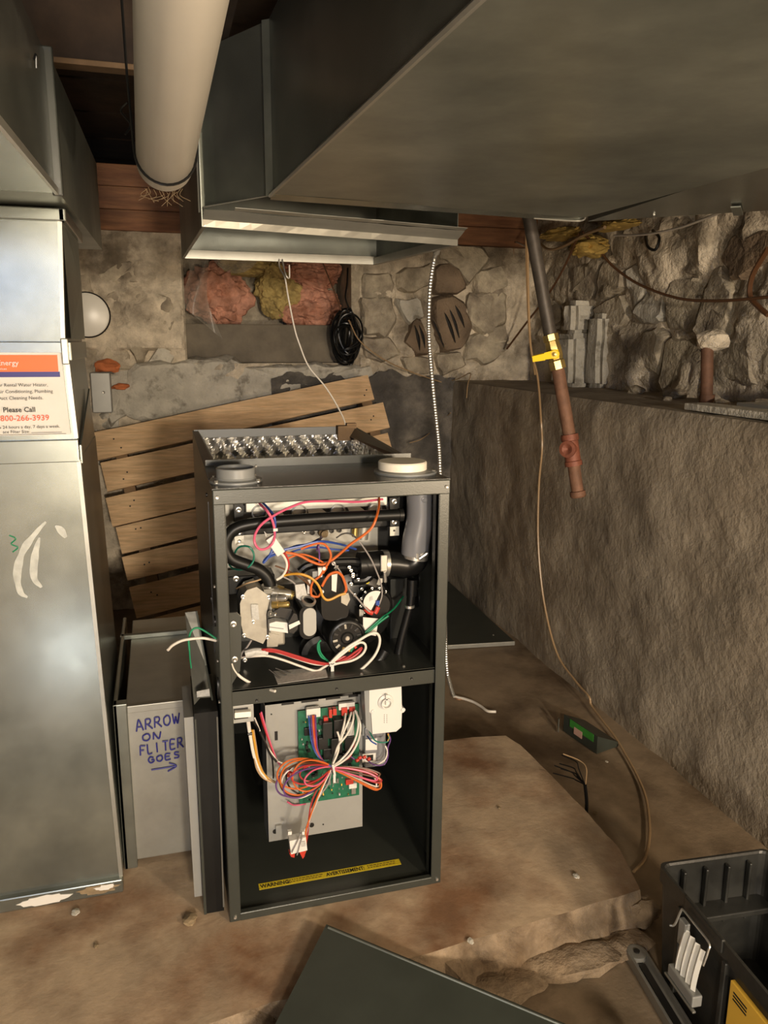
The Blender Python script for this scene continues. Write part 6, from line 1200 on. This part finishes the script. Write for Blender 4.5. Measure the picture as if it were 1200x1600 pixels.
# black open tool box
tb = thing('tool_box', (0.87, -0.55, ZF), 'black plastic tool box, lid off, with a yellow label and white latch', 'tool box')
TX0, TX1, TY0, TY1, TZ0, TZ1 = 0.757, 0.985, -0.95, -0.243, ZF+0.001, 0.152
RZ = Matrix.Translation((TX0, TY1, 0)) @ Matrix.Rotation(-0.075, 4, 'Z') @ Matrix.Translation((-TX0, -TY1, 0))
def tp(x, y, z): return RZ @ Vector((x, y, z))
def ring_(x0, x1, y0, y1, z, n=4, r=0.015):
    out = []
    for cx, cy, a0 in ((x1-r, y1-r, 0), (x0+r, y1-r, PI/2), (x0+r, y0+r, PI), (x1-r, y0+r, 1.5*PI)):
        for k in range(n+1): a = a0+PI/2*k/n; out.append(tp(cx+r*math.cos(a), cy+r*math.sin(a), z))
    return out
rings = [ring_(TX0+.014, TX1-.014, TY0+.014, TY1-.014, TZ0), ring_(TX0+.004, TX1-.004, TY0+.004, TY1-.004, TZ1-0.03), ring_(TX0, TX1, TY0, TY1, TZ1-0.028), ring_(TX0, TX1, TY0, TY1, TZ1), ring_(TX0+.005, TX1-.005, TY0+.005, TY1-.005, TZ1),
         ring_(TX0+.007, TX1-.007, TY0+.007, TY1-.007, TZ1-0.004), ring_(TX0+.016, TX1-.016, TY0+.016, TY1-.016, TZ0+0.005)]
k_ = len(rings[0]); vs = [p for r in rings for p in r]
fs = [[i*k_+j, i*k_+(j+1) % k_, (i+1)*k_+(j+1) % k_, (i+1)*k_+j] for i in range(len(rings)-1) for j in range(k_)]+[list(range(k_))[::-1], [6*k_+j for j in range(k_)]]
MB().add(vs, fs).build('bin', 'tool_black', tb)
def tbox(x0, x1, y0, y1, z0, z1, name, mm, par=None, bev=0.002): return MB().box((x0, y0, z0), (x1, y1, z1), bev, RZ).build(name, mm, par or tb)
for x in (0.80, 0.845, 0.89, 0.935): tbox(x, x+0.006, TY1-0.022, TY1-0.010, TZ1-0.13, TZ1-0.012, 'inner_rib', 'tool_black')
tbox(TX0+0.012, TX1-0.012, TY1-0.050, TY1-0.010, TZ1-0.10, TZ1-0.088, 'inner_shelf', 'tool_black')
for y in (-0.34, -0.42, -0.5, -0.6): tbox(TX1-0.016, TX1-0.009, y, y+0.006, TZ0+0.02, TZ1-0.012, 'inner_rib', 'tool_black')
tbox(TX0-0.003, TX0+0.004, -0.44, -0.335, TZ1-0.022, TZ1+0.003, 'latch_boss', 'tool_black')
for y in (-0.33, -0.455, -0.62): tbox(TX0-0.004, TX0+0.008, y, y+0.010, TZ1-0.20, TZ1-0.028, 'outer_rib', 'tool_black')
# latch: ridged white strap with a wire bail, sticking out from the long side
lt = []
for j in range(13):
    t = j/12; x = TX0-0.006-0.020*math.sin(t*1.3); z = TZ1-0.045-0.075*t; lt.append((x, z))
vs = [tp(x, y, z) for x, z in lt for y in (-0.352, -0.372, -0.392, -0.412)]
vs = []
for j, (x, z) in enumerate(lt):
    for k in range(9):
        vs.append(tp(x-0.004*(k % 2), -0.348-0.060*k/8-0.01*j/12, z))
MB().add(vs, [[j*9+k, j*9+k+1, j*9+k+10, j*9+k+9] for j in range(12) for k in range(8)], False).build('latch_strap', 'pvc_white', tb)
tbox(TX0-0.034, TX0-0.016, -0.426, -0.352, TZ1-0.133, TZ1-0.112, 'latch_foot', 'bracket')
tbox(TX0-0.036, TX0-0.030, -0.432, -0.346, TZ1-0.138, TZ1-0.134, 'latch_edge', 'galv_light', None, 0.001)
tbox(TX0-0.012, TX0-0.002, -0.358, -0.338, TZ1-0.085, TZ1-0.035, 'latch_side', 'bracket'); 
MB().tube(curve([tp(TX0-0.026, -0.335, TZ1-0.052), tp(TX0-0.020, -0.340, TZ1-0.047), tp(TX0-0.012, -0.342, TZ1-0.020), tp(TX0-0.010, -0.346, TZ1-0.016), tp(TX0-0.010, -0.375, TZ1-0.016), tp(TX0-0.010, -0.418, TZ1-0.018), tp(TX0-0.014, -0.424, TZ1-0.030), tp(TX0-0.020, -0.424, TZ1-0.055)], 5), 0.0020, 7).build('wire_bail', 'zinc', tb)
tl = tbox(TX0-0.002, TX0+0.006, -0.72, -0.468, TZ1-0.150, TZ1-0.045, 'product_label', 'tool_yellow', None, 0.001)
for y in (-0.515, -0.560, -0.605, -0.65): 
    tbox(TX0-0.003, TX0, y-0.036, y, TZ1-0.140, TZ1-0.098, 'pictogram_frame', 'ink', tl, 0); tbox(TX0-0.0036, TX0-0.002, y-0.028, y-0.008, TZ1-0.128, TZ1-0.106, 'pictogram', 'tool_yellow', tl, 0.003)
for j in range(3): tbox(TX0-0.0028, TX0, -0.510-0.0*j, -0.478, TZ1-0.060-0.006*j, TZ1-0.0575-0.006*j, 'print_mark', 'ink', tl, 0)
tbox(TX0+0.03, TX0+0.12, -0.70, -0.45, TZ0+0.008, TZ0+0.03, 'tray_litter', 'cardboard', None, 0.004)
# long metal bar beside the tool box
mbar = thing('metal_bar', (0.70, -0.38, ZF), 'long grey slotted metal bar on the floor beside the tool box', 'bar')
p0, p1 = Vector((0.7528,-0.2014,-0.068)), Vector((0.726,-0.4028,-0.068)); dv = (p1-p0).normalized(); sd_ = Vector((-dv.y, dv.x, 0))
def bq(l0, l1, s0, s1, z0, z1): return [p0+dv*l+sd_*s+Vector((0, 0, z)) for z in (z0, z1) for l, s in ((l0, s0), (l1, s0), (l1, s1), (l0, s1))]
def bar(l0, l1, s0, s1, z0, z1, nm, mm): return MB().hexa(bq(l0, l1, s0, s1, z0, z1)).build(nm, mm, mbar)
bar(0.012, 0.6, -0.019, 0.019, -0.012, -0.004, 'web', 'steel'); bar(0.012, 0.6, -0.019, -0.014, -0.004, 0.008, 'side_rail', 'steel'); bar(0.012, 0.6, 0.014, 0.019, -0.004, 0.008, 'side_rail', 'steel')
MB().lathe(p0+dv*0.012+Vector((0, 0, -0.012)), (0, 0, 1), [(0, 0), (0.019, 0), (0.019, 0.019), (0.014, 0.020), (0.0, 0.018)], 24).build('rounded_end', 'steel', mbar)
bar(0.035, 0.6, -0.006, 0.006, -0.004, 0.0, 'slot', 'chip')
MB().lathe(p0+dv*0.012+Vector((0, 0, 0.006)), (0, 0, 1), [(0, 0), (0.006, 0), (0.006, 0.003), (0, 0.003)], 12).build('rivet', 'chip', mbar)
# furnace access door lying across the pad edge, nearest the camera
ad = thing('access_door', (0.25, -0.3, -0.02), 'dark green furnace door lying across the pad edge in the foreground', 'panel')
K0 = Vector((0.1696,-0.0872,0.028)); K1 = Vector((0.0485,-0.2668,0.016)); K2 = Vector((0.5065,-0.3781,0.0))
e1 = (K1-K0).normalized(); e2 = (K2-K0).normalized(); e1 = (e1-e2*0.5*e1.dot(e2)).normalized() if False else e1
nU = e2.cross(e1); nU = nU.normalized() if nU.z > 0 else -nU.normalized()
Q = [K0, K0+e2*0.62, K0+e2*0.62+e1*0.44, K0+e1*0.44]
MB().sheet(Q, -0.002, nU).build('door_skin', 'panel_green', ad)
MB().hexa([K0-nU*0.024, K0+e2*0.62-nU*0.024, K0+e2*0.62+e1*0.004-nU*0.024, K0+e1*0.004-nU*0.024, K0-nU*0.001, K0+e2*0.62-nU*0.001, K0+e2*0.62+e1*0.004-nU*0.001, K0+e1*0.004-nU*0.001]).build('side_hem', 'cabinet', ad)
MB().hexa([K0-nU*0.024, K0+e1*0.44-nU*0.024, K0+e1*0.44+e2*0.004-nU*0.024, K0+e2*0.004-nU*0.024, K0-nU*0.001, K0+e1*0.44-nU*0.001, K0+e1*0.44+e2*0.004-nU*0.001, K0+e2*0.004-nU*0.001]).build('side_hem', 'cabinet', ad)
MB().tube([K0+e1*0.006+e2*0.006+nU*0.0005, K0+e1*0.006+e2*0.60+nU*0.0005], 0.0022, 6).build('edge_bead', 'galv_dark', ad)
# litter on the pad and floor
CRUMB = ('dry brown leaf scrap on the pad left of the furnace corner', 'pale crumb on the pad below the peeling duct flange', 'brown crumb on the bare pad at the lower left', 'pale crumb at the broken pad edge right of the green door', 'brown crumb on the lower floor beside the frayed cable end', 'pale crumb on the floor in front of the green label box', 'brown crumb on the pad right of the furnace', 'pale crumb on the pad near its right front corner')
for i, (p, s) in enumerate((((-0.0739,0.024,0.004), .014), ((-0.2848,0.1034,0.003), .008), ((-0.2406,0.0009,0.003), .005), ((0.423,-0.1705,0.003), .006), ((0.927,0.2327,-0.076), .006), ((1.0891,0.4441,-0.076), .004), ((0.6489,0.2059,0.003), .004), ((0.7029,-0.0601,0.003), .007))):
    rock(p, (s, s*1.3, s*0.4), 40+i, 'debris_crumb', 'cardboard' if i % 2 == 0 else 'stone_white', None, label=CRUMB[i], cat='debris', group='crumbs on the concrete')
